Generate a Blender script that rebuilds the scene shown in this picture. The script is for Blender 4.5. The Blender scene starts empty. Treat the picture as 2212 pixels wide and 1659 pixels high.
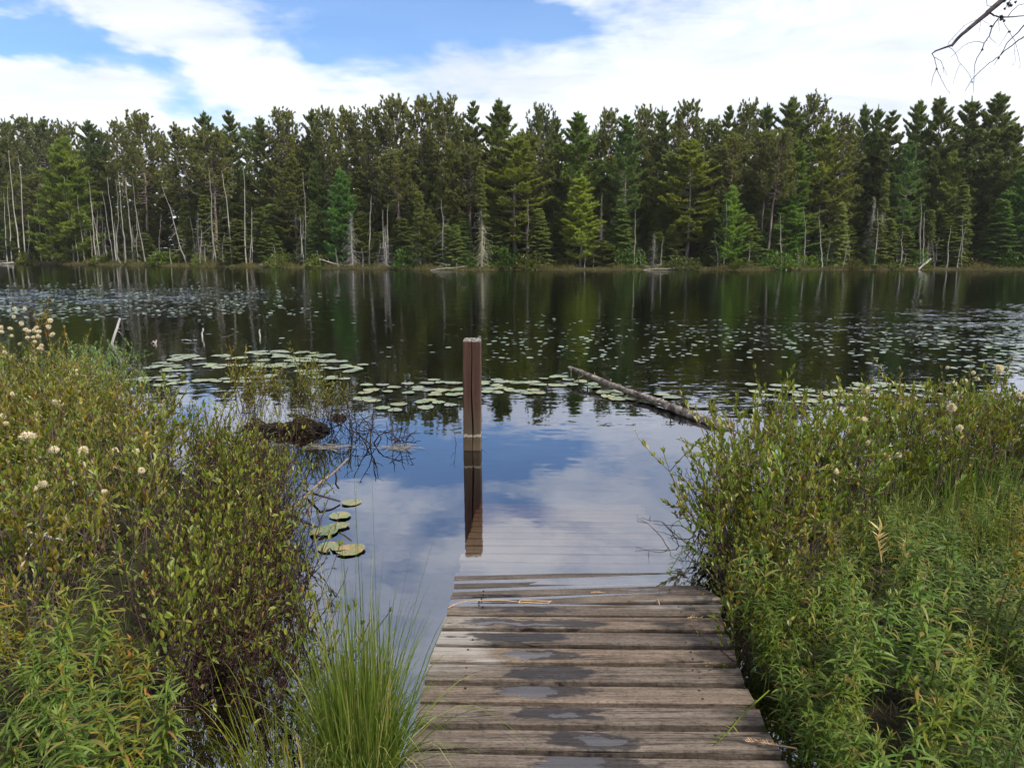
import bpy, math, random
import numpy as np
from mathutils import Vector, Matrix

R_ = math.radians
scene = bpy.context.scene
COL = scene.collection

# ------------------------------------------------------------------ camera
CAM_H = 1.7
PITCH = R_(10.4)
FPX = 1580.0                      # focal length in units of a 2212 px wide picture
CX, CY = 1106.0, 829.5
cam_data = bpy.data.cameras.new("camera")
cam = bpy.data.objects.new("camera", cam_data)
COL.objects.link(cam)
cam.location = (0, 0, CAM_H)
cam.rotation_euler = (math.pi / 2 - PITCH, 0, 0)
cam_data.sensor_fit = 'HORIZONTAL'
cam_data.sensor_width = 36.0
cam_data.lens = 36.0 * FPX / 2212.0
cam_data.clip_start = 0.05
cam_data.clip_end = 3000
scene.camera = cam

# ------------------------------------------------------------------ colour management
scene.view_settings.view_transform = 'Standard'
scene.view_settings.look = 'None'
scene.view_settings.exposure = 0.5
scene.view_settings.gamma = 1.0
scene.cycles.max_bounces = 8
scene.cycles.diffuse_bounces = 3
scene.cycles.glossy_bounces = 3
scene.cycles.transmission_bounces = 4
scene.cycles.transparent_max_bounces = 8
scene.cycles.caustics_reflective = False
scene.cycles.caustics_refractive = False
scene.cycles.sample_clamp_indirect = 4.0

SUN_EL, SUN_AZ = R_(52), R_(124)       # azimuth clockwise from the view direction (+Y)


def ray(px, py):
    """direction of a pixel of the 2212 x 1659 picture in world space"""
    dx = (px - CX) / FPX
    dy = -(py - CY) / FPX
    c, s = math.cos(PITCH), math.sin(PITCH)
    return Vector((dx, c + dy * s, -s + dy * c))


def ground_at(px, py, z=0.0):
    d = ray(px, py)
    t = (z - CAM_H) / d.z
    return Vector((d.x * t, d.y * t, z))


def at_dist(px, py, Y):
    d = ray(px, py)
    t = Y / d.y
    return Vector((d.x * t, Y, CAM_H + d.z * t))


def azel(px, py, mirror=False):
    d = ray(px, py).normalized()
    return math.atan2(d.x, d.y), (-1 if mirror else 1) * math.asin(d.z)


# ------------------------------------------------------------------ node helpers
class NT:
    def __init__(self, tree):
        self.t = tree
        self.t.nodes.clear()

    def n(self, typ, **kw):
        nd = self.t.nodes.new(typ)
        for k, v in kw.items():
            setattr(nd, k, v)
        return nd

    def put(self, sock, val):
        if hasattr(val, 'is_output') or isinstance(val, bpy.types.NodeSocket):
            self.t.links.new(val, sock)
        elif val is not None:
            sock.default_value = val

    def math(self, op, a, b=None, c=None, clamp=False):
        nd = self.n('ShaderNodeMath', operation=op)
        nd.use_clamp = clamp
        self.put(nd.inputs[0], a)
        if b is not None:
            self.put(nd.inputs[1], b)
        if c is not None:
            self.put(nd.inputs[2], c)
        return nd.outputs[0]

    def vmath(self, op, a, b=None, scale=None):
        nd = self.n('ShaderNodeVectorMath', operation=op)
        self.put(nd.inputs[0], a)
        if b is not None:
            self.put(nd.inputs[1], b)
        if scale is not None:
            self.put(nd.inputs['Scale'], scale)
        return nd.outputs['Value'] if op in ('DOT_PRODUCT', 'LENGTH', 'DISTANCE') else nd.outputs[0]

    def mapping(self, vec, loc=(0, 0, 0), rot=(0, 0, 0), scale=(1, 1, 1), typ='POINT'):
        nd = self.n('ShaderNodeMapping', vector_type=typ)
        self.put(nd.inputs['Vector'], vec)
        nd.inputs['Location'].default_value = loc
        nd.inputs['Rotation'].default_value = rot
        nd.inputs['Scale'].default_value = scale
        return nd.outputs[0]

    def noise(self, vec, scale=1.0, detail=4.0, rough=0.5, lac=2.0, dist=0.0, color=False):
        nd = self.n('ShaderNodeTexNoise')
        if vec is not None:
            self.put(nd.inputs['Vector'], vec)
        nd.inputs['Scale'].default_value = scale
        nd.inputs['Detail'].default_value = detail
        nd.inputs['Roughness'].default_value = rough
        nd.inputs['Lacunarity'].default_value = lac
        nd.inputs['Distortion'].default_value = dist
        return nd.outputs['Color'] if color else nd.outputs[0]

    def ramp(self, fac, stops, interp='LINEAR'):
        nd = self.n('ShaderNodeValToRGB')
        cr = nd.color_ramp
        cr.interpolation = interp
        while len(cr.elements) < len(stops):
            cr.elements.new(0.5)
        for e, (p, c) in zip(cr.elements, stops):
            e.position = p
            e.color = (c[0], c[1], c[2], 1) if not isinstance(c, (int, float)) else (c, c, c, 1)
        self.put(nd.inputs[0], fac)
        return nd.outputs[0]

    def maprange(self, v, a, b, c=0.0, d=1.0, smooth=False):
        nd = self.n('ShaderNodeMapRange')
        if smooth:
            nd.interpolation_type = 'SMOOTHSTEP'
        nd.clamp = True
        self.put(nd.inputs[0], v)
        self.put(nd.inputs[1], a)
        self.put(nd.inputs[2], b)
        self.put(nd.inputs[3], c)
        self.put(nd.inputs[4], d)
        return nd.outputs[0]

    def mix(self, fac, a, b, mode='MIX'):
        nd = self.n('ShaderNodeMix', data_type='RGBA', blend_type=mode)
        self.put(nd.inputs[0], fac)
        for s, v in ((nd.inputs[6], a), (nd.inputs[7], b)):
            if isinstance(v, tuple) and len(v) == 3:
                v = (*v, 1)
            self.put(s, v)
        return nd.outputs[2]

    def blob(self, vec, cx, cy, rx, ry, rot=0.0, amp=1.0, prev=None):
        """amp * exp(-(elliptic distance)^2) added to PREV"""
        m = self.mapping(vec, (cx, cy, 0), (0, 0, rot), (rx, ry, 1), 'TEXTURE')
        q = self.vmath('DOT_PRODUCT', m, m)
        e = self.math('EXPONENT', self.math('MULTIPLY', q, -1.0))
        return self.math('MULTIPLY_ADD', e, amp, prev if prev is not None else 0.0)

    def principled(self, color, rough=0.7, spec=0.3, normal=None, **kw):
        nd = self.n('ShaderNodeBsdfPrincipled')
        self.put(nd.inputs['Base Color'], (*color, 1) if isinstance(color, tuple) and len(color) == 3 else color)
        self.put(nd.inputs['Roughness'], rough)
        self.put(nd.inputs['Specular IOR Level'], spec)
        if normal is not None:
            self.put(nd.inputs['Normal'], normal)
        for k, v in kw.items():
            self.put(nd.inputs[k], v)
        return nd.outputs[0]

    def bump(self, height, strength=0.5, dist=0.01):
        nd = self.n('ShaderNodeBump')
        nd.inputs['Strength'].default_value = strength
        nd.inputs['Distance'].default_value = dist
        self.put(nd.inputs['Height'], height)
        return nd.outputs[0]

    def out(self, shader, volume=None):
        nd = self.n('ShaderNodeOutputMaterial')
        self.put(nd.inputs['Surface'], shader)
        if volume is not None:
            self.put(nd.inputs['Volume'], volume)


def material(name):
    m = bpy.data.materials.new(name)
    m.use_nodes = True
    return m, NT(m.node_tree)


# ------------------------------------------------------------------ world: Nishita sky with drifting cloud
def build_world():
    w = bpy.data.worlds.new("World")
    scene.world = w
    w.use_nodes = True
    k = NT(w.node_tree)
    sky = k.n('ShaderNodeTexSky', sky_type='NISHITA')
    sky.sun_disc = False
    sky.sun_elevation = SUN_EL
    sky.sun_rotation = SUN_AZ
    sky.altitude = 300
    sky.air_density = 1.0
    sky.dust_density = 0.6
    sky.ozone_density = 1.4
    tc = k.n('ShaderNodeTexCoord')
    D = k.vmath('NORMALIZE', tc.outputs['Generated'])
    sep = k.n('ShaderNodeSeparateXYZ')
    k.put(sep.inputs[0], D)
    az = k.math('ARCTAN2', sep.outputs[0], sep.outputs[1])
    el = k.math('ARCSINE', sep.outputs[2])
    ae = k.n('ShaderNodeCombineXYZ')
    k.put(ae.inputs[0], az)
    k.put(ae.inputs[1], el)
    ae = ae.outputs[0]
    # flat cloud layer seen in perspective
    den = k.math('ADD', k.math('MAXIMUM', sep.outputs[2], 0.0), 0.10)
    pl = k.n('ShaderNodeCombineXYZ')
    k.put(pl.inputs[0], k.math('DIVIDE', sep.outputs[0], den))
    k.put(pl.inputs[1], k.math('DIVIDE', sep.outputs[1], den))
    pl = pl.outputs[0]
    # warped direction coordinates make the edges of the openings ragged
    wn = k.noise(k.mapping(ae, scale=(7, 16, 1)), 1.0, 4, 0.55, color=True)
    warp = k.vmath('MULTIPLY', k.vmath('SUBTRACT', wn, (0.5, 0.5, 0.5)), (0.26, 0.11, 0))
    aw = k.vmath('ADD', ae, warp)
    S = None
    openings = [  # px, py, rx, ry (picture px), rotation (deg), amount of blue, mirrored
        (40, 55, 190, 50, -14, 1.0, 0), (300, 150, 270, 40, -20, 1.0, 0), (150, 90, 130, 35, -20, .55, 0),
        (420, 235, 150, 30, -12, .5, 0), (1010, 85, 260, 65, 4, .92, 0), (840, 165, 190, 40, -8, .6, 0),
        (1200, 130, 150, 55, 0, .6, 0), (1120, 40, 200, 40, 0, .6, 0), (700, 95, 120, 20, -5, .6, 0), (560, 130, 100, 22, -12, .35, 0), (1560, 60, 160, 40, 4, .3, 0),
        (1430, 240, 110, 16, 3, .45, 0), (380, 285, 70, 14, 0, .35, 0), (940, 215, 60, 16, 0, .25, 0),
        (2170, 300, 60, 60, 0, .25, 0),
        (830, 985, 260, 55, 0, 1.0, 1), (700, 1040, 220, 30, 0, .7, 1), (1150, 1000, 130, 30, -6, .6, 1), (930, 1150, 140, 40, -25, .6, 1),
        (1110, 1095, 160, 24, 6, .8, 1), (600, 1180, 150, 60, 0, .6, 1)]
    rot_scale = 1.0 / FPX
    for px, py, rx, ry, rot, amp, mir in openings:
        a, e = azel(px, py, bool(mir))
        S = k.blob(aw, a, e, rx * rot_scale, ry * rot_scale, R_(rot), amp, S)
    fine = k.noise(k.mapping(ae, rot=(0, 0, R_(18)), scale=(7.0, 17.0, 1)), 1.0, 9, 0.62, dist=0.7)
    wisp = k.noise(k.mapping(ae, rot=(0, 0, R_(14)), scale=(9.0, 46.0, 1)), 1.0, 8, 0.64, dist=1.2)
    broad = k.noise(pl, 0.7, 3, 0.5)
    high = k.maprange(el, R_(22), R_(60), 0.0, 0.22)
    dens = k.math('SUBTRACT', 0.98, k.math('MULTIPLY', S, 1.0))
    dens = k.math('ADD', dens, k.maprange(el, R_(16.8), R_(12.6), 0.0, 0.75))
    dens = k.math('SUBTRACT', dens, high)
    dens = k.math('MULTIPLY_ADD', k.math('SUBTRACT', fine, 0.5), 1.7, dens)
    dens = k.math('MULTIPLY_ADD', k.math('SUBTRACT', wisp, 0.5), 0.85, dens)
    dens = k.math('MULTIPLY_ADD', k.math('SUBTRACT', broad, 0.5), 0.5, dens)
    cover = k.maprange(dens, -0.08, 1.32, 0.0, 1.0, smooth=True)
    # brightness inside the cloud
    br = k.noise(k.mapping(pl, scale=(1, 1.6, 1)), 1.1, 5, 0.55, dist=0.4)
    cl = k.ramp(br, [(0.34, (6.0, 6.5, 7.7)), (0.66, (8.7, 9.0, 9.7))])
    blue = k.mix(1.0, sky.outputs[0], (0.70, 1.06, 1.42), 'MULTIPLY')
    cover = k.math('MULTIPLY_ADD', cover, .88, .12)
    col = k.mix(cover, blue, cl)
    bg = k.n('ShaderNodeBackground')
    k.put(bg.inputs['Color'], col)
    bg.inputs['Strength'].default_value = 0.1
    o = k.n('ShaderNodeOutputWorld')
    k.put(o.inputs['Surface'], bg.outputs[0])


build_world()

sun_data = bpy.data.lights.new("sun", 'SUN')
sun_data.energy = 3.8
sun_data.angle = R_(6.0)
sun_data.color = (1.0, 0.95, 0.86)
sun = bpy.data.objects.new("sun", sun_data)
COL.objects.link(sun)
sd = Vector((math.sin(SUN_AZ) * math.cos(SUN_EL), math.cos(SUN_AZ) * math.cos(SUN_EL), math.sin(SUN_EL)))
sun.rotation_euler = sd.to_track_quat('Z', 'Y').to_euler()
sun.location = sd * 60


# ------------------------------------------------------------------ object helpers
def tag(o, label=None, cat=None, group=None, kind=None):
    if label:
        o['label'] = label
    if cat:
        o['category'] = cat
    if group:
        o['group'] = group
    if kind:
        o['kind'] = kind
    return o


def empty(name, loc=(0, 0, 0), rz=0.0):
    o = bpy.data.objects.new(name, None)
    o.empty_display_size = 0.1
    o.location = loc
    o.rotation_euler = (0, 0, rz)
    COL.objects.link(o)
    return o


class MB:
    """collects vertices and faces of ONE mesh"""

    def __init__(self):
        self.v, self.f, self.n = [], [], 0

    def add(self, V, F):
        V = np.asarray(V, dtype=np.float64).reshape(-1, 3)
        F = np.asarray(F, dtype=np.int64)
        self.v.append(V)
        self.f.append(F + self.n)
        self.n += len(V)

    def mesh(self, name, mat=None, smooth=False):
        me = bpy.data.meshes.new(name)
        V = np.concatenate(self.v) if self.v else np.zeros((0, 3))
        loops = np.concatenate([f.ravel() for f in self.f]) if self.f else np.zeros(0, int)
        tot = np.concatenate([np.full(len(f), f.shape[1]) for f in self.f]) if self.f else np.zeros(0, int)
        st = np.concatenate([[0], np.cumsum(tot)[:-1]]) if len(tot) else tot
        me.vertices.add(len(V))
        me.vertices.foreach_set('co', V.astype(np.float32).ravel())
        me.loops.add(len(loops))
        me.loops.foreach_set('vertex_index', loops.astype(np.int32))
        me.polygons.add(len(tot))
        me.polygons.foreach_set('loop_start', st.astype(np.int32))
        me.polygons.foreach_set('loop_total', tot.astype(np.int32))
        me.polygons.foreach_set('use_smooth', np.full(len(tot), bool(smooth)))
        me.update(calc_edges=True)
        me.validate()
        if mat:
            me.materials.append(mat)
        return me

    def build(self, name, mat=None, parent=None, smooth=False):
        return link(name, self.mesh(name, mat, smooth), parent)


def link(name, me, parent=None, color=None):
    o = bpy.data.objects.new(name, me)
    COL.objects.link(o)
    if parent is not None:
        o.parent = parent
    if color is not None:
        o.color = (*color, 1)
    return o


def unit(a):
    return a / np.maximum(np.linalg.norm(a, axis=-1, keepdims=True), 1e-9)


def tube(mb, pts, rad, n=5, cap=False):
    P = np.asarray(pts, float)
    rad = np.broadcast_to(np.asarray(rad, float), (len(P),))
    T = unit(np.gradient(P, axis=0))
    ref = np.array([0.0, 0, 1]) if abs(T[0, 2]) < 0.9 else np.array([1.0, 0, 0])
    A = unit(np.cross(T, ref))
    B = np.cross(T, A)
    ang = np.arange(n) * 2 * np.pi / n
    V = P[:, None] + rad[:, None, None] * (np.cos(ang)[None, :, None] * A[:, None] + np.sin(ang)[None, :, None] * B[:, None])
    i = np.arange(len(P) - 1)[:, None] * n
    j = np.arange(n)[None]
    F = np.stack([i + j, i + (j + 1) % n, i + n + (j + 1) % n, i + n + j], -1).reshape(-1, 4)
    base = mb.n
    mb.add(V.reshape(-1, 3), F)
    if cap:
        m = len(P) - 1
        mb.add(np.concatenate([V[0][::-1], V[-1]]), np.zeros((0, 3), int))
        q = mb.n - 2 * n
        mb.f.append(np.array([list(range(q, q + n))]))
        mb.f.append(np.array([list(range(q + n, q + 2 * n))]))


def tris(mb, P, D, N, L, W):
    S = unit(np.cross(D, N))
    L = np.asarray(L)[:, None]
    W = np.asarray(W)[:, None]
    V = np.stack([P - S * W / 2, P + S * W / 2, P + D * L], 1).reshape(-1, 3)
    F = np.arange(len(P) * 3).reshape(-1, 3)
    mb.add(V, F)


def leaves(mb, P, D, N, L, W, fold=0.12):
    S = unit(np.cross(D, N))
    N2 = np.cross(S, D)
    L = np.asarray(L)[:, None]
    W = np.asarray(W)[:, None]
    up = N2 * W * fold
    V = np.stack([P, P + D * L * .30 + S * W * .42 + up, P + D * L * .66 + S * W * .46 + up, P + D * L - N2 * L * .06,
                  P + D * L * .66 - S * W * .46 + up, P + D * L * .30 - S * W * .42 + up], 1).reshape(-1, 3)
    b = np.arange(len(P))[:, None] * 6
    F = np.concatenate([b + np.array([[0, 1, 2, 3]]), b + np.array([[0, 3, 4, 5]])], 0)
    mb.add(V, F)


def strips(mb, P, D, N, L, W, droop, seg=4, shape=None):
    """narrow arching leaves or blades: SEG segments, pointed"""
    n = len(P)
    S = unit(np.cross(D, N))
    t = np.linspace(0, 1, seg + 1)
    L = np.asarray(L)
    W = np.asarray(W)
    droop = np.broadcast_to(np.asarray(droop, float), (n,))
    C = P[:, None] + D[:, None] * (L[:, None] * t)[..., None]
    C[..., 2] -= (droop * L)[:, None] * t[None] ** 2
    ws = shape if shape is not None else np.interp(t, [0, .35, .75, 1], [.55, 1, .62, .04])
    off = S[:, None] * (W[:, None] * ws[None] / 2)[..., None]
    V = np.stack([C - off, C + off], 2).reshape(-1, 3)
    b = np.arange(n)[:, None, None] * (2 * (seg + 1)) + (np.arange(seg) * 2)[None, :, None]
    F = (b + np.array([0, 1, 3, 2])[None, None]).reshape(-1, 4)
    mb.add(V, F)


def rnd_dirs(rng, n, zmin=-1.0):
    v = unit(rng.normal(size=(n, 3)))
    v[:, 2] = np.abs(v[:, 2]) * np.where(v[:, 2] < 0, -1, 1)
    v[:, 2] = np.maximum(v[:, 2], zmin)
    return unit(v)


# ------------------------------------------------------------------ materials
def foliage_mat(name, stops, rough=0.55, trans=0.3, spec=0.3, noise_scale=0.9, tint=True, island=True):
    m, k = material(name)
    geo = k.n('ShaderNodeNewGeometry')
    if island:
        c = k.ramp(geo.outputs['Random Per Island'], stops)
    else:
        tc = k.n('ShaderNodeTexCoord')
        c = k.ramp(k.noise(tc.outputs['Object'], noise_scale, 4, 0.6), stops)
    if tint:
        oi = k.n('ShaderNodeObjectInfo')
        c = k.mix(1.0, c, oi.outputs['Color'], 'MULTIPLY')
    if island and noise_scale:
        tc = k.n('ShaderNodeTexCoord')
        nz = k.noise(tc.outputs['Object'], noise_scale, 3, 0.6)
        v = k.ramp(nz, [(0.30, (.72, .78, .8)), (0.52, (1, 1, 1)), (0.72, (1.35, 1.22, .9))])
        c = k.mix(1.0, c, v, 'MULTIPLY')
    p = k.principled(c, rough, spec)
    tr = k.n('ShaderNodeBsdfTranslucent')
    k.put(tr.inputs['Color'], k.mix(1.0, c, (1.25, 1.3, .75), 'MULTIPLY'))
    ms = k.n('ShaderNodeMixShader')
    ms.inputs[0].default_value = trans
    k.put(ms.inputs[1], p)
    k.put(ms.inputs[2], tr.outputs[0])
    k.out(ms.outputs[0])
    return m


def bark_mat(name, a, b, scale=(18, 18, 3), rough=0.85, bump=0.6, dist=0.01, tint=False):
    m, k = material(name)
    tc = k.n('ShaderNodeTexCoord')
    nz = k.noise(k.mapping(tc.outputs['Object'], scale=scale), 1.0, 6, 0.65, dist=0.6)
    c = k.ramp(nz, [(0.3, a), (0.68, b)])
    if tint:
        oi = k.n('ShaderNodeObjectInfo')
        c = k.mix(1.0, c, oi.outputs['Color'], 'MULTIPLY')
    k.out(k.principled(c, rough, 0.2, k.bump(nz, bump, dist)))
    return m


M = {}
M['needle'] = foliage_mat('pine_needles', [(0, (.125, .148, .060)), (.5, (.175, .200, .080)), (1, (.235, .260, .102))], .5, .42, .25, .55)
M['bark_pine'] = bark_mat('pine_bark', (.09, .076, .068), (.24, .205, .18), (9, 9, 2))
M['bark_red'] = bark_mat('red_pine_bark', (.13, .095, .078), (.31, .245, .21), (9, 9, 2))
M['deadwood'] = bark_mat('grey_dead_wood', (.20, .185, .165), (.44, .42, .385), (14, 14, 1.5), tint=True)
M['leaf'] = foliage_mat('leathery_leaf', [(0, (.082, .120, .016)), (.34, (.158, .194, .023)), (.66, (.226, .236, .029)),
                                         (.76, (.230, .165, .022)), (.81, (.255, .115, .026)), (.87, (.18, .23, .040)), (.95, (.27, .29, .075)), (1, (.36, .32, .17))], .42, .3, .4, 1.6)
M['twig'] = bark_mat('shrub_twigs', (.055, .035, .03), (.17, .115, .10), (40, 40, 10), tint=True)
M['herb'] = foliage_mat('narrow_leaf', [(0, (.066, .110, .014)), (.5, (.115, .165, .020)), (.85, (.170, .210, .034)), (.96, (.20, .17, .04)), (1, (.24, .12, .04))], .5, .34, .28, 2.0)
M['herb_tip'] = foliage_mat('young_tip_leaf', [(0, (.13, .19, .035)), (.7, (.20, .22, .045)), (1, (.27, .18, .05))], .5, .3, .3, 0)
M['blade'] = foliage_mat('grass_blade', [(0, (.060, .095, .014)), (.5, (.100, .14, .020)), (.82, (.16, .19, .035)), (.93, (.28, .26, .09)), (1, (.32, .24, .12))], .45, .3, .35, 0)
M['litter'] = foliage_mat('bog_litter', [(0, (.030, .035, .012)), (.4, (.055, .065, .018)), (.75, (.10, .085, .03)), (1, (.17, .12, .06))], .7, .2, .2, 0)
M['straw'] = bark_mat('dry_straw', (.30, .17, .085), (.55, .38, .22), (30, 30, 8), .7, .2)
M['fluff'] = foliage_mat('cottongrass_fluff', [(0, (.66, .55, .42)), (.5, (.80, .71, .58)), (1, (.88, .82, .72))], .9, .35, .05, 0)


# ================================================================== SETTING
def hnoise(x, y, seed=0):
    """cheap smooth 2-D value noise"""
    out = np.zeros_like(np.asarray(x, float) + np.asarray(y, float))
    rs = np.random.RandomState(seed)
    for o in range(5):
        f = 2.0 ** o
        for _ in range(3):
            a, ph = rs.uniform(0, 2 * np.pi, 2)
            out += np.sin((x * np.cos(a) + y * np.sin(a)) * f * 1.7 + ph) * 0.33 / f
    return out


def shore_y(x):
    x = np.asarray(x, float)
    return 63.0 + 0.33 * np.maximum(0, -x - 5) ** 1.1 + 0.5 * np.sin(x * .21) + .35 * np.sin(x * .53 + 1)


def far_ground(x, y):
    d = np.asarray(y, float) - shore_y(x)
    z = np.where(d > 0, 0.16 * np.minimum(d / .5, 1) + 0.03 * np.maximum(d, 0) + .05 * hnoise(np.asarray(x, float), np.asarray(y, float), 4), d * 0.28)
    return z


LEFT_BANK = [(-.80, -12), (-.94, 1.9), (-1.24, 2.4), (-1.50, 3.0), (-1.62, 3.7), (-1.80, 4.4), (-2.15, 5.0), (-2.95, 5.8), (-3.8, 6.8), (-5, 7.8), (-8, 8.1), (-14, 8.2), (-14, -12)]
RIGHT_BANK = [(1.0, -12), (1.0, 2.2), (1.04, 2.9), (1.14, 3.5), (1.30, 4.1), (1.72, 4.65), (2.3, 5.1), (3.0, 5.6), (4.2, 6.0), (6, 6.3), (14, 6.5), (14, -12)]
BACK_BANK = [(-14, -12), (-14, .3), (14, .3), (14, -12)]


def poly_sd(poly, x, y):
    """signed distance, positive inside"""
    x = np.asarray(x, float)
    y = np.asarray(y, float)
    d = np.full(x.shape, 1e9)
    ins = np.zeros(x.shape, bool)
    n = len(poly)
    for i in range(n):
        (x0, y0), (x1, y1) = poly[i], poly[(i + 1) % n]
        ex, ey = x1 - x0, y1 - y0
        t = np.clip(((x - x0) * ex + (y - y0) * ey) / (ex * ex + ey * ey), 0, 1)
        d = np.minimum(d, np.hypot(x - x0 - t * ex, y - y0 - t * ey))
        c = ((y0 > y) != (y1 > y))
        ins ^= c & (x < ex * (y - y0) / (ey if ey else 1e-9) + x0)
    return np.where(ins, d, -d)


def bank_sd(x, y):
    return np.maximum(np.maximum(poly_sd(LEFT_BANK, x, y), poly_sd(RIGHT_BANK, x, y)), poly_sd(BACK_BANK, x, y))


def bog_z(x, y):
    s = bank_sd(x, y) + .06 * hnoise(np.asarray(x, float) * 4, np.asarray(y, float) * 4, 9)
    z = np.where(s > 0, np.minimum(s * .5, .07), np.maximum(s * 1.2, -.8))
    return z + np.where(s > 0, .025, .01) * hnoise(np.asarray(x, float) * 6, np.asarray(y, float) * 6, 2)


def grid_mesh(xs, ys, zf, name, mat):
    X, Y = np.meshgrid(xs, ys)
    Z = zf(X, Y)
    nx, ny = len(xs), len(ys)
    i, j = np.meshgrid(np.arange(nx - 1), np.arange(ny - 1))
    a = (j * nx + i).ravel()
    mb = MB()
    mb.add(np.stack([X, Y, Z], -1).reshape(-1, 3), np.stack([a, a + 1, a + nx + 1, a + nx], -1))
    return mb.build(name, mat, None, True)


# lake bed
m, k = material('lake_bed_silt')
tc = k.n('ShaderNodeTexCoord')
k.out(k.principled(k.ramp(k.noise(tc.outputs['Object'], 1.5, 5), [(.3, (.012, .009, .005)), (.7, (.035, .026, .014))]), .9, .1))
mb = MB()
mb.add([(-900, -900, -1.25), (900, -900, -1.25), (900, 900, -1.25), (-900, 900, -1.25)], [(0, 1, 2, 3)])
tag(mb.build('lake_bed', m), kind='structure')

# far shore terrain
m, k = material('far_shore_soil')
tc = k.n('ShaderNodeTexCoord')
nz = k.noise(tc.outputs['Object'], .6, 6, .65)
k.out(k.principled(k.ramp(nz, [(.3, (.02, .018, .010)), (.55, (.05, .045, .018)), (.75, (.085, .075, .028))]), .95, .1, k.bump(nz, .8, .2)))
xs = np.arange(-230, 231, 2.0)
dd = np.concatenate([[-4, -2, -1, -.4, 0, .3, .7, 1.2, 2, 3, 5, 8], np.arange(12, 60, 6.0), [80, 130, 220, 380]])
Xg, Dg = np.meshgrid(xs, dd)
Yg = shore_y(Xg) + Dg
Zg = far_ground(Xg, Yg)
Zg = np.where(Dg > 60, 2.0, Zg)
nx = len(xs)
ii, jj = np.meshgrid(np.arange(nx - 1), np.arange(len(dd) - 1))
a = (jj * nx + ii).ravel()
mb = MB()
mb.add(np.stack([Xg, Yg, Zg], -1).reshape(-1, 3), np.stack([a, a + 1, a + nx + 1, a + nx], -1))
tag(mb.build('far_shore_ground', m, None, True), kind='structure')

# near bog ground on both sides of the dock
m, k = material('peat')
tc = k.n('ShaderNodeTexCoord')
nz = k.noise(tc.outputs['Object'], 14, 6, .65)
n2 = k.noise(tc.outputs['Object'], 2.2, 3, .5)
c = k.ramp(nz, [(.3, (.008, .006, .004)), (.6, (.022, .016, .009)), (.8, (.05, .036, .02))])
c = k.mix(k.maprange(n2, .45, .65), c, (.030, .038, .010))
sz_ = k.n('ShaderNodeSeparateXYZ')
k.put(sz_.inputs[0], tc.outputs['Object'])
c = k.mix(k.maprange(sz_.outputs[2], .02, -.03), c, (.006, .005, .003))
k.out(k.principled(c, .85, .2, k.bump(nz, .8, .03)))
tag(grid_mesh(np.arange(-14, 14.01, .14), np.arange(-12, 10.01, .14), bog_z, 'bog_ground', m), kind='structure')

# water
m, k = material('lake_water')
geo = k.n('ShaderNodeNewGeometry')
P = geo.outputs['Position']
sp = k.n('ShaderNodeSeparateXYZ')
k.put(sp.inputs[0], P)
px_, py_ = sp.outputs[0], sp.outputs[1]
n1 = k.noise(k.mapping(P, scale=(1.6, 4.2, 1)), 2.3, 3, .55, color=True)
n2 = k.noise(k.mapping(P, rot=(0, 0, .5), scale=(1, 1.5, 1)), 9.0, 2, .5, color=True)
n3 = k.noise(k.mapping(P, scale=(.9, 2.2, 1)), .5, 3, .5)
nc = k.vmath('ADD', k.vmath('SUBTRACT', n1, (.5, .5, .5)), k.vmath('SCALE', k.vmath('SUBTRACT', n2, (.5, .5, .5)), scale=.55))
calm = k.maprange(k.math('MULTIPLY_ADD', n3, 3.0, py_), 7.0, 14.0, .012, .055, smooth=True)
breeze = k.maprange(n3, .42, .62, .55, 1.25)
amp = k.math('MULTIPLY', calm, breeze)
# patches roughened by wind over the lily beds
patch = k.blob(P, -19.0, 27.0, 11.5, 6.2, .28, 1.0)
patch = k.blob(P, 14.5, 17.0, 5.0, 5.5, .1, .85, patch)
patch = k.blob(P, 6.0, 16.5, 5.5, 2.4, .0, .22, patch)
patch = k.blob(P, 5.8, 9.0, 1.4, .9, 0, .22, patch)
patch = k.blob(P, 2.6, 9.0, 1.1, .9, 0, .16, patch)
streak = k.maprange(k.noise(k.mapping(P, scale=(.55, 1.1, 1)), 1.0, 4, .6, dist=.6), .44, .60, .12, 1.25)
amp = k.math('MULTIPLY_ADD', k.math('MULTIPLY', patch, streak), .75, amp)
nrm = k.vmath('MULTIPLY', k.vmath('SCALE', nc, scale=amp), (1.2, 2.0, 0))
nrm = k.vmath('NORMALIZE', k.vmath('ADD', nrm, geo.outputs['Normal']))
cosv = k.math('ABSOLUTE', k.vmath('DOT_PRODUCT', geo.outputs['Incoming'], nrm))
schlick = k.math('MULTIPLY_ADD', k.math('POWER', k.math('SUBTRACT', 1.0, cosv, clamp=True), 5.0), .56, .28, clamp=True)
gl = k.n('ShaderNodeBsdfAnisotropic')
gl.inputs['Roughness'].default_value = .015
gl.inputs['Color'].default_value = (.93, .95, 1, 1)
k.put(gl.inputs['Normal'], nrm)
tr = k.n('ShaderNodeBsdfTransparent')
tr.inputs['Color'].default_value = (.93, .90, .84, 1)
ms = k.n('ShaderNodeMixShader')
k.put(ms.inputs[0], schlick)
k.put(ms.inputs[1], tr.outputs[0])
k.put(ms.inputs[2], gl.outputs[0])
va = k.n('ShaderNodeVolumeAbsorption')
va.inputs['Color'].default_value = (.62, .45, .22, 1)
va.inputs['Density'].default_value = 3.2
k.out(ms.outputs[0], va.outputs[0])
WATER = m
mb = MB()
x0, x1, y0, y1 = -230, 230, -14, 170
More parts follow.
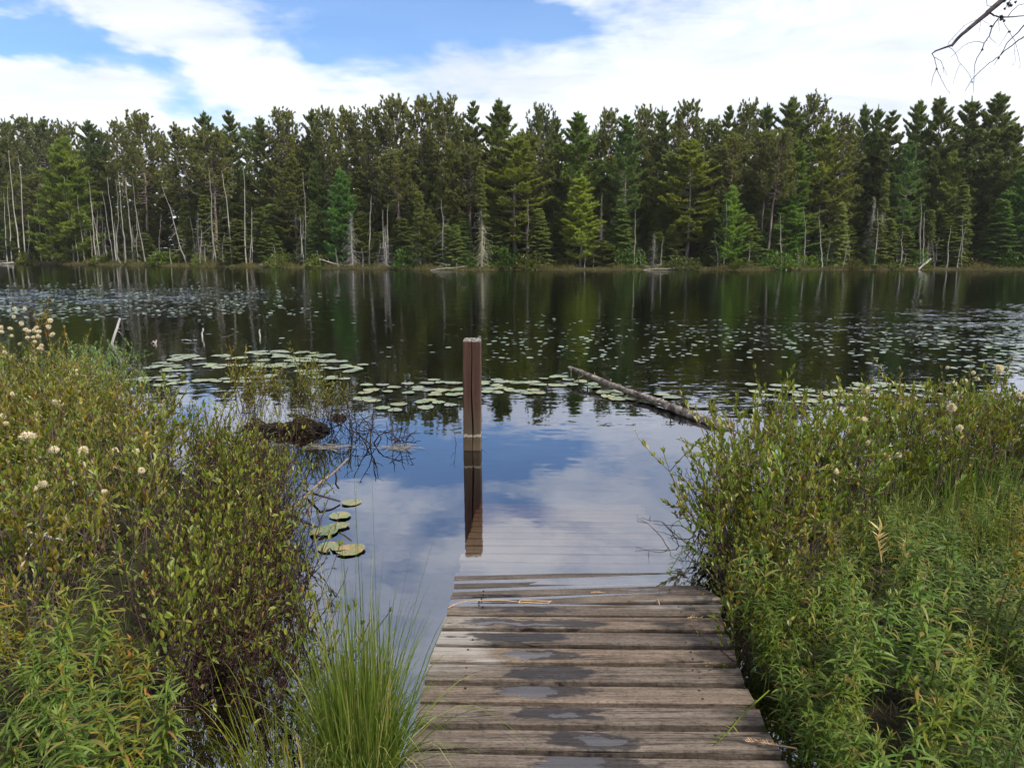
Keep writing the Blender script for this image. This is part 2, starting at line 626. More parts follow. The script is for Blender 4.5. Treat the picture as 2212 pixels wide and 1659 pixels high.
mb.add([(x0, y0, -1.2), (x1, y0, -1.2), (x1, y1, -1.2), (x0, y1, -1.2), (x0, y0, 0), (x1, y0, 0), (x1, y1, 0), (x0, y1, 0)],
       [(0, 3, 2, 1), (4, 5, 6, 7), (0, 1, 5, 4), (1, 2, 6, 5), (2, 3, 7, 6), (3, 0, 4, 7)])
tag(mb.build('lake_water', m), kind='structure')

# ================================================================== DOCK
DK = lambda y: .03 * (3.70 - y)           # height of the deck surface above the water


def deck_at(fx, fy):
    """a point of the deck surface from full-size picture pixels"""
    px, py = fx / 1.20563, fy / 1.20563
    z = 0.0
    for _ in range(8):
        p = ground_at(px, py, z)
        z = DK(p.y)
    return np.array(p)


gaps = [((1184, 1514), (1793, 1497)), ((1181, 1534), (1819, 1518)), ((1172, 1557.5), (1838, 1538)), ((1168, 1571), (1879, 1570)),
        ((1163, 1600), (1877, 1606)), ((1150, 1636), (1889, 1645)), ((1134, 1677), (1910, 1686)), ((1118, 1723), (1922, 1731)),
        ((1104, 1774), (1942, 1783)), ((1092, 1827), (1972, 1838)), ((1080, 1887), (1996, 1897)), ((1061, 1952), (2040, 1967))]
edges = [(deck_at(*l), deck_at(*r)) for l, r in gaps]
axis = np.array([math.sin(R_(1.6)), math.cos(R_(1.6)), -.03])
perp = np.array([math.cos(R_(1.6)), -math.sin(R_(1.6)), 0])
wood_rng = np.random.RandomState(5)
boards = []          # four corners: far-left, far-right, near-right, near-left, extra lift left / right
for i in range(len(edges) - 1):
    boards.append((edges[i], edges[i + 1]))
last = edges[-1]
for i in range(14):   # toward and under the camera
    l0 = last[0] - axis * .147 * i
    r0 = last[1] - axis * .147 * i
    boards.append(((l0, r0), (l0 - axis * .147, r0 - axis * .147)))
first = edges[0]
for i in range(13):   # sinking under the water
    l0 = first[0] + axis * .148 * i - np.array([0, 0, .0035 * i + .0009 * i * i]) + perp * wood_rng.uniform(-.012, .012)
    r0 = l0 + perp * 1.235
    if i == 0:
        r0 = first[1]
    dn_ = np.array([0, 0, .0035 + .0009 * (2 * i + 1)])
    boards.append(((l0 + axis * .148 - dn_, r0 + axis * .148 - dn_), (l0, r0)))

wd, k = material('weathered_planks')
geo = k.n('ShaderNodeNewGeometry')
P = geo.outputs['Position']
rpi = geo.outputs['Random Per Island']
off = k.n('ShaderNodeCombineXYZ')
k.put(off.inputs[0], k.math('MULTIPLY', rpi, 37.0))
k.put(off.inputs[1], k.math('MULTIPLY', rpi, 91.0))
Q = k.vmath('ADD', P, off.outputs[0])
grain = k.noise(k.mapping(Q, scale=(1.6, 60, 30)), 1.0, 7, .68, dist=.8)
fibre = k.noise(k.mapping(Q, scale=(7, 220, 90)), 1.0, 4, .6)
mott = k.noise(k.mapping(Q, scale=(5, 9, 5)), 1.0, 5, .65)
spots = k.noise(Q, 70, 3, .6)
big = k.noise(P, 2.1, 3, .5)
c = k.ramp(grain, [(.26, (.048, .034, .026)), (.42, (.114, .088, .067)), (.58, (.178, .142, .112)), (.78, (.268, .222, .178))])
c = k.mix(1.0, c, k.ramp(fibre, [(.25, (.62, .60, .58)), (.6, (1.05, 1.05, 1.05))]), 'MULTIPLY')
crk = k.math('ABSOLUTE', k.math('SUBTRACT', k.noise(k.mapping(Q, scale=(1.1, 24, 12)), 1.0, 3, .5, dist=.35), .5))
crack = k.math('MULTIPLY', k.maprange(crk, .022, .004), k.maprange(k.noise(k.mapping(Q, scale=(2.2, 7, 3)), 1.0, 2, .5), .48, .60))
pit = k.noise(k.mapping(Q, scale=(55, 130, 60)), 1.0, 4, .65)
c = k.mix(1.0, c, k.ramp(pit, [(.30, (.45, .43, .42)), (.46, (.95, .95, .95)), (.66, (1.22, 1.2, 1.18))]), 'MULTIPLY')
c = k.mix(k.math('MULTIPLY', crack, .85), c, (.018, .014, .011))
c = k.mix(k.maprange(mott, .40, .66), c, k.mix(1.0, c, (.68, .66, .66), 'MULTIPLY'))
tone = k.ramp(k.math('FRACT', k.math('MULTIPLY', rpi, 7.3)), [(0, (.82, .82, .84)), (.5, (1, .98, .95)), (1, (1.12, 1.06, 1.0))])
c = k.mix(1.0, c, tone, 'MULTIPLY')
# bleached, lichened ends on the left
bl = k.blob(P, -.30, 2.95, .30, .32, .1, 1.0)
bl = k.blob(P, .86, 3.30, .34, .07, 0, .8, bl)
blm = k.maprange(k.math('MULTIPLY_ADD', k.math('SUBTRACT', fibre, .5), .9, k.math('MULTIPLY_ADD', k.math('SUBTRACT', mott, .5), 2.0, bl)), .38, .95, 0, .75)
c = k.mix(blm, c, k.mix(k.maprange(grain, .3, .6), (.14, .120, .100), (.33, .30, .265)))
c = k.mix(k.math('MULTIPLY', k.maprange(spots, .66, .72), .75), c, (.06, .05, .045))
# wet patches
DP = lambda zx, zy: deck_at(1000 + zx / 2.011, 1400 + zy / 2.011)
Pw = k.vmath('ADD', P, k.vmath('MULTIPLY', k.vmath('SUBTRACT', k.noise(k.mapping(P, scale=(7, 16, 7)), 1.0, 5, .62, color=True), (.5, .5, .5)), (.34, .085, 0)))
wet = None
pud = None
for zx, zy, rx, rd in [(840, 612, .20, .052), (880, 705, .24, .055), (820, 800, .22, .058), (945, 925, .19, .052), (1070, 1058, .22, .052), (1080, 1190, .25, .06),
                       (700, 520, .30, .045), (620, 445, .36, .05), (760, 370, .36, .05), (1000, 455, .18, .03), (560, 300, .28, .04), (1500, 455, .2, .04)]:
    q = deck_at(1000 + zx / 2.011, 1400 + zy / 2.011)
    wet = k.blob(Pw, q[0], q[1], rx, rd, -.028, 1.15 if zy > 500 else .8, wet)
for zx, zy, rx, rd in [(745, 612, .115, .05), (760, 803, .135, .055), (1100, 1056, .12, .035), (980, 1200, .17, .07), (950, 928, .07, .02), (700, 452, .28, .014), (1330, 270, .12, .012)]:
    q = deck_at(1000 + zx / 2.011, 1400 + zy / 2.011)
    pud = k.blob(Pw, q[0], q[1], rx, rd, -.028, 1.0, pud)
ragged = k.math('MULTIPLY_ADD', k.math('SUBTRACT', k.noise(k.mapping(P, scale=(9, 40, 9)), 1.0, 5, .6), .5), 1.1, k.math('MULTIPLY', k.math('SUBTRACT', big, .5), .5))
wetm = k.maprange(k.math('ADD', wet, ragged), .50, .66)
pudm = k.maprange(k.math('ADD', pud, k.math('MULTIPLY', ragged, .8)), .50, .62)
spz = k.n('ShaderNodeSeparateXYZ')
k.put(spz.inputs[0], P)
edge = k.maprange(k.math('MULTIPLY_ADD', ragged, .012, spz.outputs[2]), .010, -.004)   # soaked next to and below the water line
wetm = k.math('MAXIMUM', wetm, edge)
c = k.mix(wetm, c, k.mix(1.0, c, (.235, .215, .21), 'MULTIPLY'))
under = k.maprange(spz.outputs[2], .0, -.02)
c = k.mix(under, c, k.mix(.55, k.mix(1.0, c, (2.2, 2.0, 1.8), 'MULTIPLY'), (.29, .24, .185)))
ro = k.mix(wetm, (.82, .82, .82), (.34, .34, .34))
ro = k.mix(pudm, ro, (.04, .04, .04))
hgt = k.math('SUBTRACT', k.math('ADD', k.math('MULTIPLY', grain, .6), k.math('MULTIPLY', pit, .5)), k.math('MULTIPLY', crack, .6))
bmp = k.n('ShaderNodeBump')
bmp.inputs['Distance'].default_value = .005
k.put(bmp.inputs['Height'], hgt)
k.put(bmp.inputs['Strength'], k.math('SUBTRACT', .85, k.math('MULTIPLY', pudm, .82)))
k.out(k.principled(c, ro, k.math('MULTIPLY_ADD', pudm, .2, k.math('MULTIPLY_ADD', wetm, .15, .25)), bmp.outputs[0], IOR=k.math('MULTIPLY_ADD', pudm, .28, 1.5)))

dock = empty('dock', (0.3, 1.5, 0.0))
tag(dock, 'weathered grey plank dock sloping down into the lake, near boards damp with puddles', 'dock')
mb = MB()
NX = 40
for bi, (far, near) in enumerate(boards):
    fl, frr = far
    nl, nr = near
    g = .0175
    inset = axis * g
    thick = .036
    t = np.linspace(0, 1, NX)
    lift = wood_rng.uniform(-.003, .004) + np.interp(t, [0, .5, 1], wood_rng.uniform(-.003, .003, 3))
    if bi == 2:
        lift = lift + np.interp(t, [0, .45, 1], [-.012, -.004, .016])
    if bi == 0:
        lift = lift - .002
    wob = np.cumsum(wood_rng.normal(size=NX)) * .0006
    wob2 = np.cumsum(wood_rng.normal(size=NX)) * .0006
    A = fl[None] * (1 - t[:, None]) + frr[None] * t[:, None] - inset + axis * (wob - wob.mean())[:, None]
    B = nl[None] * (1 - t[:, None]) + nr[None] * t[:, None] + inset + axis * (wob2 - wob2.mean())[:, None]
    A[:, 2] += lift
    B[:, 2] += lift
    ch = .005
    chip = np.abs(wood_rng.normal(size=NX)) * .0015
    dz = np.array([0, 0, 1.0])
    rows = [A - dz * thick, A - dz * (ch + chip)[:, None], A - axis * ch, A * .5 + B * .5 - dz * .0012, B + axis * ch, B - dz * (ch + chip)[:, None], B - dz * thick]
    V = np.stack(rows, 0)          # 7 x NX x 3
    nr_ = len(rows)
    i, j = np.meshgrid(np.arange(NX - 1), np.arange(nr_))
    a = (j * NX + i).ravel()
    b = (((j + 1) % nr_) * NX + i).ravel()
    F = np.stack([a, a + 1, b + 1, b], -1)
    base = mb.n
    mb.add(V.reshape(-1, 3), F[:, ::-1])
    mb.f.append(np.array([[base + r * NX for r in range(nr_)]]))
    mb.f.append(np.array([[base + r * NX + NX - 1 for r in range(nr_ - 1, -1, -1)]]))
dk = mb.build('decking', wd, dock)
dk.location = -Vector(dock.location)
beam_m = bark_mat('dark_beam', (.02, .016, .012), (.06, .05, .04), (3, 30, 30))
for s in (.12, 1.05):
    mb = MB()
    p0 = edges[-1][0] - axis * 2.0 + perp * s
    p1 = edges[0][0] + axis * .5 + perp * s
    for q0, q1 in ((p0, p1),):
        w = perp * .03
        V = []
        for q in (q0, q1):
            for sx, sz in ((-1, -.04), (1, -.04), (1, -.19), (-1, -.19)):
                V.append(q + w * sx + np.array([0, 0, sz]))
        mb.add(V, [(0, 1, 2, 3), (7, 6, 5, 4), (0, 4, 5, 1), (1, 5, 6, 2), (2, 6, 7, 3), (3, 7, 4, 0)])
    bo = mb.build('side_beam', beam_m, dock)
    bo.location = -Vector(dock.location)
# nails: small dark heads
nail_m, k = material('rusty_nail')
k.out(k.principled((.05, .03, .022), .6, .4, Metallic=.6))
mb = MB()
for fx, fy, h in [(1814, 1541, .022)]:      # one bent nail stands proud
    p = deck_at(fx, fy)
    tube(mb, [p + (0, 0, -.01), p + (.002, 0, h), p + (.0025, .001, h + .002)], [.0018, .0018, .005], 8, True)
nl_ = mb.build('nail', nail_m, dock)
nl_.location = -Vector(dock.location)
for bi in range(1, 14):
    (fl, frr), (nl, nr) = boards[bi]
    for s_ in (.125, .855):
        for q_ in (.30, .70):
            if wood_rng.rand() < .25:
                continue
            p = (fl * (1 - s_) + frr * s_) * q_ + (nl * (1 - s_) + nr * s_) * (1 - q_) + perp * wood_rng.normal() * .008
            mb = MB()
            tube(mb, [p + (0, 0, -.006), p + (0, 0, .0022)], [.0042, .0042], 8, True)
            nl_ = mb.build('nail', nail_m, dock)
            nl_.location = -Vector(dock.location)

# ================================================================== POST
pm, k = material('post_wood')
tc = k.n('ShaderNodeTexCoord')
O = tc.outputs['Object']
sz = k.n('ShaderNodeSeparateXYZ')
k.put(sz.inputs[0], O)
Z = sz.outputs[2]
gr = k.noise(k.mapping(O, scale=(45, 45, 2.2)), 1.0, 6, .65, dist=.5)
mo = k.noise(O, 9, 4, .6)
c = k.ramp(gr, [(.3, (.034, .0165, .0115)), (.6, (.078, .037, .025)), (.8, (.120, .067, .048))])
c = k.mix(k.maprange(k.math('MULTIPLY_ADD', mo, .5, Z), .75, .35), c, (.085, .062, .040))          # olive tint lower down
top = k.maprange(Z, .938, .950)
c = k.mix(top, c, k.ramp(k.noise(O, 60, 5, .7, dist=1.0), [(.34, (.035, .03, .026)), (.5, (.16, .14, .12)), (.66, (.42, .40, .37))]))
zn = k.math('MULTIPLY_ADD', k.math('SUBTRACT', k.noise(k.mapping(O, scale=(38, 38, 12)), 1.0, 5, .65), .5), .06, Z)
line = k.math('MULTIPLY', k.maprange(zn, .122, .128), k.maprange(zn, .150, .140))
c = k.mix(k.math('MULTIPLY', line, .8), c, (.42, .38, .31))
alg = k.maprange(zn, .128, .120)
c = k.mix(alg, c, k.ramp(mo, [(.3, (.065, .044, .026)), (.7, (.125, .090, .056))]))
wetz = k.maprange(Z, .012, .002)
c = k.mix(wetz, c, (.025, .018, .014))
k.out(k.principled(c, k.mix(wetz, (.75, .75, .75), (.25, .25, .25)), .25, k.bump(gr, .5, .006)))
pb = ground_at(1020, 975, 0)
W = .0735
POST_H = .955
zs = np.concatenate([np.linspace(-1.2, -.1, 4), np.linspace(-.05, .90, 22), [.925, .945, POST_H]])
mb = MB()
prng = np.random.RandomState(3)
ring = []
for z in zs:
    u = (z + .05) / 1.0
    gw = np.interp(z, [-.1, .05, .2, .45, .6, .8, .9, .95], [.002, .004, .011, .008, .005, .0045, .004, .003])
    gx = .004 * math.sin(z * 9) + np.interp(z, [0, .95], [.004, -.002])
    gd = np.interp(z, [-.1, .1, .3, .95], [.004, .02, .035, .03])
    bv = .006
    w = W * (1 + .004 * math.sin(z * 20)) - (.004 if z > .95 else 0)
    q = [(-w, -w + bv), (-w + bv, -w), (gx - gw, -w), (gx, -w + gd), (gx + gw, -w), (w - bv, -w), (w, -w + bv), (w, w - bv), (w - bv, w), (-w + bv, w), (-w, w - bv)]
    ring.append([(a_, b_, z) for a_, b_ in q])
nr_ = len(ring[0])
V = np.array(ring)
i, j = np.meshgrid(np.arange(nr_), np.arange(len(zs) - 1))
a = (j * nr_ + i).ravel()
b = (j * nr_ + (i + 1) % nr_).ravel()
mb.add(V.reshape(-1, 3), np.stack([a, b, b + nr_, a + nr_], -1))
# rough broken end grain on top: small raised ridges
gs = np.linspace(-W + .005, W - .005, 26)
GX, GY = np.meshgrid(gs, gs)
GZ = POST_H + .004 + .010 * np.abs(hnoise(GX * 60, GY * 60, 21)) - .022 * np.exp(-(GX / .010) ** 2) * (GY < 0) - .012 * (np.maximum(np.abs(GX), np.abs(GY)) / W) ** 6
n_ = len(gs)
ii, jj = np.meshgrid(np.arange(n_ - 1), np.arange(n_ - 1))
a = (jj * n_ + ii).ravel()
mb.add(np.stack([GX, GY, GZ], -1).reshape(-1, 3), np.stack([a, a + 1, a + n_ + 1, a + n_], -1))
post = mb.build('mooring_post', pm)
post.location = pb + Vector((0, W, 0))
post.rotation_euler = (R_(-.2), R_(.3), R_(-1.5))
tag(post, 'square reddish brown wooden post with a split front and pale waterline, standing in the lake', 'post')

# ================================================================== FALLEN LOG
lm, k = material('log_bark')
tc = k.n('ShaderNodeTexCoord')
O = tc.outputs['Object']
n1 = k.noise(k.mapping(O, scale=(9, 9, 9)), 1.0, 6, .7, dist=.5)
n2 = k.noise(O, 55, 4, .65)
c = k.ramp(n1, [(.36, (.020, .015, .012)), (.45, (.10, .080, .064)), (.56, (.23, .195, .16)), (.68, (.46, .40, .31))])
c = k.mix(k.maprange(n2, .58, .68), c, (.07, .058, .05))
gz = k.n('ShaderNodeNewGeometry')
s3 = k.n('ShaderNodeSeparateXYZ')
k.put(s3.inputs[0], gz.outputs['Position'])
wl = k.maprange(k.math('MULTIPLY_ADD', n1, .03, s3.outputs[2]), .035, .02)
c = k.mix(wl, c, (.022, .017, .013))
k.out(k.principled(c, .8, .25, k.bump(n1, .9, .02)))
tip = at_dist(1230, 792, 9.9)
tip.z = .17
l_mid = ground_at(1400, 860, .05)
l_end = ground_at(1545, 917, 0.01)
d2 = (l_end - l_mid)
l_far = l_end + d2.normalized() * .3 + Vector((0, 0, -.06))
tip = ground_at(1228, 793, .15)
pts = []
ctrl = [tip, ground_at(1300, 823, .10), l_mid, ground_at(1470, 889, .035), l_end, l_far]
ctrl = [np.array(c_) for c_ in ctrl]
rad_c = [.022, .031, .038, .046, .052, .053]
T = np.linspace(0, len(ctrl) - 1, 60)
pts = np.stack([np.interp(T, range(len(ctrl)), [c_[q] for c_ in ctrl]) for q in range(3)], -1)
rr = np.interp(T, range(len(ctrl)), rad_c)
lrng = np.random.RandomState(8)
pts[:, 2] += .006 * np.sin(T * 3.1)
mb = MB()
n_s = 18
Tn = unit(np.gradient(pts, axis=0))
A_ = unit(np.cross(Tn, np.array([0, 0, 1.0])))
B_ = np.cross(A_, Tn)
ang = np.arange(n_s) * 2 * np.pi / n_s
RR = rr[:, None] * (1 + .10 * hnoise(np.arange(60)[:, None] * .55, ang[None] * 1.3, 31) + .05 * lrng.normal(size=(60, n_s)))
RR[0] *= .55
V = pts[:, None] + RR[..., None] * (np.cos(ang)[None, :, None] * A_[:, None] + np.sin(ang)[None, :, None] * B_[:, None])
i, j = np.meshgrid(np.arange(n_s), np.arange(59))
a = (j * n_s + i).ravel()
b = (j * n_s + (i + 1) % n_s).ravel()
mb.add(V.reshape(-1, 3), np.stack([a, b, b + n_s, a + n_s], -1))
mb.f.append(np.array([list(range(n_s))]))
for q in range(70):      # loose flakes of bark
    t_ = lrng.randint(2, 50)
    a_ = lrng.uniform(-.3, math.pi + .3)
    n_ = math.cos(a_) * A_[t_] + math.sin(a_) * B_[t_]
    p = pts[t_] + n_ * rr[t_] * 1.0
    d = unit(Tn[t_] * lrng.uniform(-1, 1) + n_ * lrng.uniform(.25, .9) + lrng.normal(size=3) * .3)
    leaves(mb, p[None], d[None], n_[None], [lrng.uniform(.02, .05)], [.018])
for t_, dx, dz in ((1, .0, -.13), (4, -.01, -.12), (7, .0, -.11), (6, -.09, -.05)):   # snapped branch stubs under the tip
    p = pts[t_] - np.array([0, 0, rr[t_] * .6])
    tube(mb, [p, p + np.array([dx * .5, -.01, dz * .5]), p + np.array([dx, -.02, dz])], [.012, .008, .004], 6)
tag(mb.build('fallen_log', lm, None, True), 'grey barked fallen log lying in the water with its broken tip raised', 'log')


# ================================================================== FAR SHORE TREES
def twig_foliage(mb, rng, P, D, L, tufts=3, per=6, nl=.26, nw=.05, spread=.55, up=.35):
    """needle clusters along twigs: P base, D direction, L length"""
    n = len(P)
    if n == 0:
        return
    t = (np.arange(tufts) + 1) / tufts
    C = (P[:, None] + D[:, None] * (L[:, None] * t)[..., None]).reshape(-1, 3)
    DD = np.repeat(D, tufts, 0)
    C = np.repeat(C, per, 0)
    DD = np.repeat(DD, per, 0)
    k_ = len(C)
    d = unit(DD + rng.normal(size=(k_, 3)) * spread + np.array([0, 0, up]))
    N = unit(rng.normal(size=(k_, 3)) * .6 + np.array([0, 0, 1.0]))
    tris(mb, C - d * .04 + rng.normal(size=(k_, 3)) * .03, d, N, nl * rng.uniform(.65, 1.25, k_), nw * rng.uniform(.7, 1.4, k_))


def trunk_path(rng, H, sway=.012, n=12):
    z = np.linspace(0, H, n)
    w = np.cumsum(rng.normal(size=(n, 2)), 0) * H * sway * .35
    w -= np.linspace(0, 1, n)[:, None] * w[-1] * .7
    w[0] = 0
    return np.column_stack([w, z])


def path_at(path, z):
    return np.array([np.interp(z, path[:, 2], path[:, 0]), np.interp(z, path[:, 2], path[:, 1]), z])


def make_white_pine(seed, H=14.0, R=2.7, t0=.16, prof=None, step=.62, gap=.1, up_lo=-6, up_hi=40, per=7, skip=0.12, nl=.30):
    rng = np.random.RandomState(seed)
    tr, fo = MB(), MB()
    br = tr
    path = trunk_path(rng, H)
    tube(tr, path, np.interp(path[:, 2], [0, H * .05, H], [H * .0145, H * .0115, .02]), 8)
    prof = prof or [(0, .62), (.2, 1.0), (.45, .86), (.7, .60), (.86, .34), (.95, .16), (1, .03)]
    px, py = zip(*prof)
    z = t0 * H
    P, D, L = [], [], []
    while z < H * .985:
        rel = (z / H - t0) / (1 - t0)
        nb = rng.randint(4, 7)
        a0 = rng.uniform(0, 6.28)
        for b in range(nb):
            if rng.rand() < skip * (1.2 - rel):
                continue
            zz = z + rng.uniform(-.09, .09)
            Lb = max(.07, R * np.interp(rel, px, py) * rng.uniform(.5, 1.25))
            az = a0 + b * 6.28 / nb + rng.normal() * .25
            e = R_(up_lo + (up_hi - up_lo) * rel ** 1.7 + rng.normal() * 6)
            s = np.linspace(0, 1, 6)
            h = Lb * s * math.cos(e)
            v = Lb * s * math.sin(e) - .10 * Lb * np.sin(s * 3.1) * (1 - rel) + .22 * Lb * s ** 2.4 * (1 - .5 * rel)
            c = path_at(path, min(zz, H))
            B = c + np.column_stack([h * math.cos(az), h * math.sin(az), v])
            tube(br, B, np.linspace(.016 + .011 * Lb, .006, 6), 3)
            nt = int(4 + Lb * 5.0)
            ts = np.linspace(.22 if Lb > .8 else .1, 1, nt)
            bp = np.stack([np.interp(ts, s, B[:, q]) for q in range(3)], -1)
            bd = unit(np.stack([np.interp(ts, s, np.gradient(B[:, q])) for q in range(3)], -1))
            for sgn in (-1, 1):
                rotv = sgn * R_(48) + rng.normal(size=nt) * .25
                dx = bd[:, 0] * np.cos(rotv) - bd[:, 1] * np.sin(rotv)
                dy = bd[:, 0] * np.sin(rotv) + bd[:, 1] * np.cos(rotv)
                dd = unit(np.column_stack([dx, dy, bd[:, 2] + rng.normal(size=nt) * .08 + .08]))
                P.append(bp)
                D.append(dd)
                L.append((.06 + .12 * min(1, Lb) + .34 * Lb * (1.12 - ts)) * rng.uniform(.7, 1.2, nt))
            P.append(bp[-1:])
            D.append(bd[-1:])
            L.append(np.array([min(.24, .1 + .25 * Lb)]))
        z += step * (1 - .6 * rel) * rng.uniform(.8, 1.25)
    P, D, L = np.concatenate(P), np.concatenate(D), np.concatenate(L)
    twig_foliage(fo, rng, P, D, L, 3, per, nl, .066, .38, .22)
    # leader
    tp = np.repeat(np.array([[path[-1, 0], path[-1, 1], H - .5]]), 5, 0)
    twig_foliage(fo, rng, tp + np.array([[0, 0, .12 * i_] for i_ in range(5)]), np.tile([0, 0, 1.0], (5, 1)), np.full(5, .25), 2, 7, .26, .05, .5)
    return [('trunk', tr.mesh('trunk', M['bark_pine'])), ('crown', fo.mesh('crown', M['needle']))]


def make_red_pine(seed, H=13.5, R=2.0, t0=.48, dens=1.0, dead_limbs=16, sparse=0.0):
    rng = np.random.RandomState(seed)
    tr, fo = MB(), MB()
    br = tr
    path = trunk_path(rng, H, .014)
    tube(tr, path, np.interp(path[:, 2], [0, H * .05, H], [H * .013, H * .0105, .03]), 8)
    P, D, L = [], [], []
    nbr = int(82 * dens)
    for b in range(nbr):
        rel = ((b + rng.rand()) / nbr) ** .85
        if rng.rand() < sparse:
            continue
        z = H * (t0 + (1 - t0) * rel * .985)
        prof = math.sqrt(max(.02, 1 - (abs(rel - .34) / (.68 if rel > .34 else .62)) ** 2.1))
        Lb = R * prof * rng.uniform(.6, 1.15) + .15
        az = b * 2.4 + rng.normal() * .4
        e = R_(-6 + 62 * rel ** 1.3 + rng.normal() * 9)
        s = np.linspace(0, 1, 6)
        h = Lb * s * math.cos(e)
        v = Lb * s * math.sin(e) - .10 * Lb * np.sin(s * 3.1) + .30 * Lb * s ** 2.2
        c = path_at(path, z)
        B = c + np.column_stack([h * math.cos(az), h * math.sin(az), v])
        tube(br, B, np.linspace(.018 + .014 * Lb, .008, 6), 3)
        nt = int(3 + Lb * 4.6)
        ts = rng.uniform(.30, 1.0, nt)
        ts[0] = 1
        bp = np.stack([np.interp(ts, s, B[:, q]) for q in range(3)], -1)
        bd = unit(np.stack([np.interp(ts, s, np.gradient(B[:, q])) for q in range(3)], -1))
        dd = unit(bd + rng.normal(size=(nt, 3)) * .55 + np.array([0, 0, .35]))
        ll = rng.uniform(.22, .62, nt) * (.6 + .4 * Lb / R)
        for q in range(nt):
            tube(br, [bp[q], bp[q] + dd[q] * ll[q]], [.012, .006], 3)
        P.append(bp + dd * ll[:, None])
        D.append(dd)
        L.append(np.full(nt, .16))
    P, D, L = np.concatenate(P), np.concatenate(D), np.concatenate(L)
    twig_foliage(fo, rng, P - D * .16, D, L * 1.6, 3, 13, .24, .062, .85, .30)
    for q in range(dead_limbs):
        z = H * rng.uniform(.16, t0 + .05)
        az = rng.uniform(0, 6.28)
        Lb = rng.uniform(.4, 1.3)
        c = path_at(path, z)
        s = np.linspace(0, 1, 4)
        B = c + np.column_stack([Lb * s * math.cos(az), Lb * s * math.sin(az), -.10 * Lb * s ** 2 + rng.normal() * .1 * s])
        tube(br, B, np.linspace(.018, .006, 4), 3)
    return [('trunk', tr.mesh('trunk', M['bark_red'])), ('crown', fo.mesh('crown', M['needle']))]


def make_spruce(seed, H=7.0, R=.95, t0=.03, step=.26, dead_to=0.0, club=False, per=6, sparse=0.0):
    """spire with drooping branches; the lowest DEAD_TO of it is bare and grey"""
    rng = np.random.RandomState(seed)
    tr, fo, dt = MB(), MB(), MB()
    path = trunk_path(rng, H, .008)
    tube(tr, path, np.interp(path[:, 2], [0, H], [H * .012, .012]), 7)
    P, D, L = [], [], []
    z = max(.15, t0 * H)
    while z < H * .99:
        rel = (z / H - t0) / (1 - t0)
        nb = rng.randint(5, 8)
        a0 = rng.uniform(0, 6.28)
        for b in range(nb):
            if rng.rand() < sparse:
                continue
            Lb = (R * (1 - rel) ** (1.15 if dead_to else .8) * (1.35 if dead_to else 1) * rng.uniform(.55, 1.15) + .10) * (1.0 if not club or rel < .8 else 1.5)
            az = a0 + b * 6.28 / nb + rng.normal() * .3
            e = R_(-26 + 50 * rel ** 1.5 + rng.normal() * 7)
            s = np.linspace(0, 1, 5)
            B = path_at(path, z + rng.uniform(-.1, .1)) + np.column_stack([Lb * s * math.cos(e) * math.cos(az), Lb * s * math.cos(e) * math.sin(az),
                                                                          Lb * s * math.sin(e) + .12 * Lb * s ** 3])
            dead = rel < dead_to + rng.normal() * .06
            tube(dt if dead else tr, B, np.linspace(.010 + .006 * Lb, .004, 5), 3)
            nt = int((3 + Lb * 9) * (.28 if dead else 1))
            ts = np.linspace(.15, 1, nt)
            bp = np.stack([np.interp(ts, s, B[:, q]) for q in range(3)], -1)
            bd = unit(B[-1] - B[0])
            for sgn in (-1, 1):
                w = np.array([-bd[1], bd[0], 0]) * sgn
                dd = unit(bd[None] * .7 + w[None] * .8 + np.array([0, 0, -.25]) + rng.normal(size=(nt, 3)) * .15)
                ll = (.10 + .32 * Lb * (1.1 - ts)) * rng.uniform(.7, 1.2, nt)
                if dead:
                    for q in range(nt):
                        d_ = unit(dd[q] + np.array([0, 0, -.5]))
                        tube(dt, [bp[q], bp[q] + d_ * ll[q] * .6 + np.array([0, 0, -.02]), bp[q] + d_ * ll[q] * 1.3 + np.array([0, 0, -.10])], [.006, .005, .003], 3)
                else:
                    P.append(bp)
                    D.append(dd)
                    L.append(ll)
        z += step * rng.uniform(.8, 1.2) * (1 - .3 * rel)
    out = [('trunk', tr.mesh('trunk', M['bark_pine'] if not dead_to else M['deadwood']))]
    if P:
        twig_foliage(fo, rng, np.concatenate(P), np.concatenate(D), np.concatenate(L), 3, per, .13, .045, .5, .12)
        out.append(('crown', fo.mesh('crown', M['needle'])))
    if dead_to:
        out.append(('dead_branches', dt.mesh('dead_branches', M['deadwood'])))
    return out


def make_snag(seed, H=7.0, nbr=10, Lb0=.6, droop=-.3, twigs=2, root=False, bend=.015):
    rng = np.random.RandomState(seed)
    tr, dt = MB(), MB()
    path = trunk_path(rng, H, bend)
    tube(tr, path, np.interp(path[:, 2], [0, .3, H], [H * .012, H * .0085, .012]), 6)
    for b in range(nbr):
        rel = rng.uniform(.12, .98)
        az = rng.uniform(0, 6.28)
        Lb = Lb0 * rng.uniform(.4, 1.3) * (1.15 - .7 * rel)
        s = np.linspace(0, 1, 4)
        c = path_at(path, rel * H)
        v = Lb * (droop * s + rng.normal() * .25 * s + rng.normal() * .15 * s ** 2)
        B = c + np.column_stack([Lb * s * math.cos(az), Lb * s * math.sin(az), v])
        tube(dt, B, np.linspace(.013, .004, 4), 3)
        for q in range(twigs):
            u = rng.uniform(.3, 1)
            p = np.array([np.interp(u, s, B[:, w]) for w in range(3)])
            d = unit(rng.normal(size=3) + np.array([math.cos(az), math.sin(az), -.5]))
            tube(dt, [p, p + d * Lb * .35], [.006, .003], 3)
    out = [('trunk', tr.mesh('trunk', M['deadwood']))]
    if nbr:
        out.append(('branches', dt.mesh('branches', M['deadwood'])))
    return out


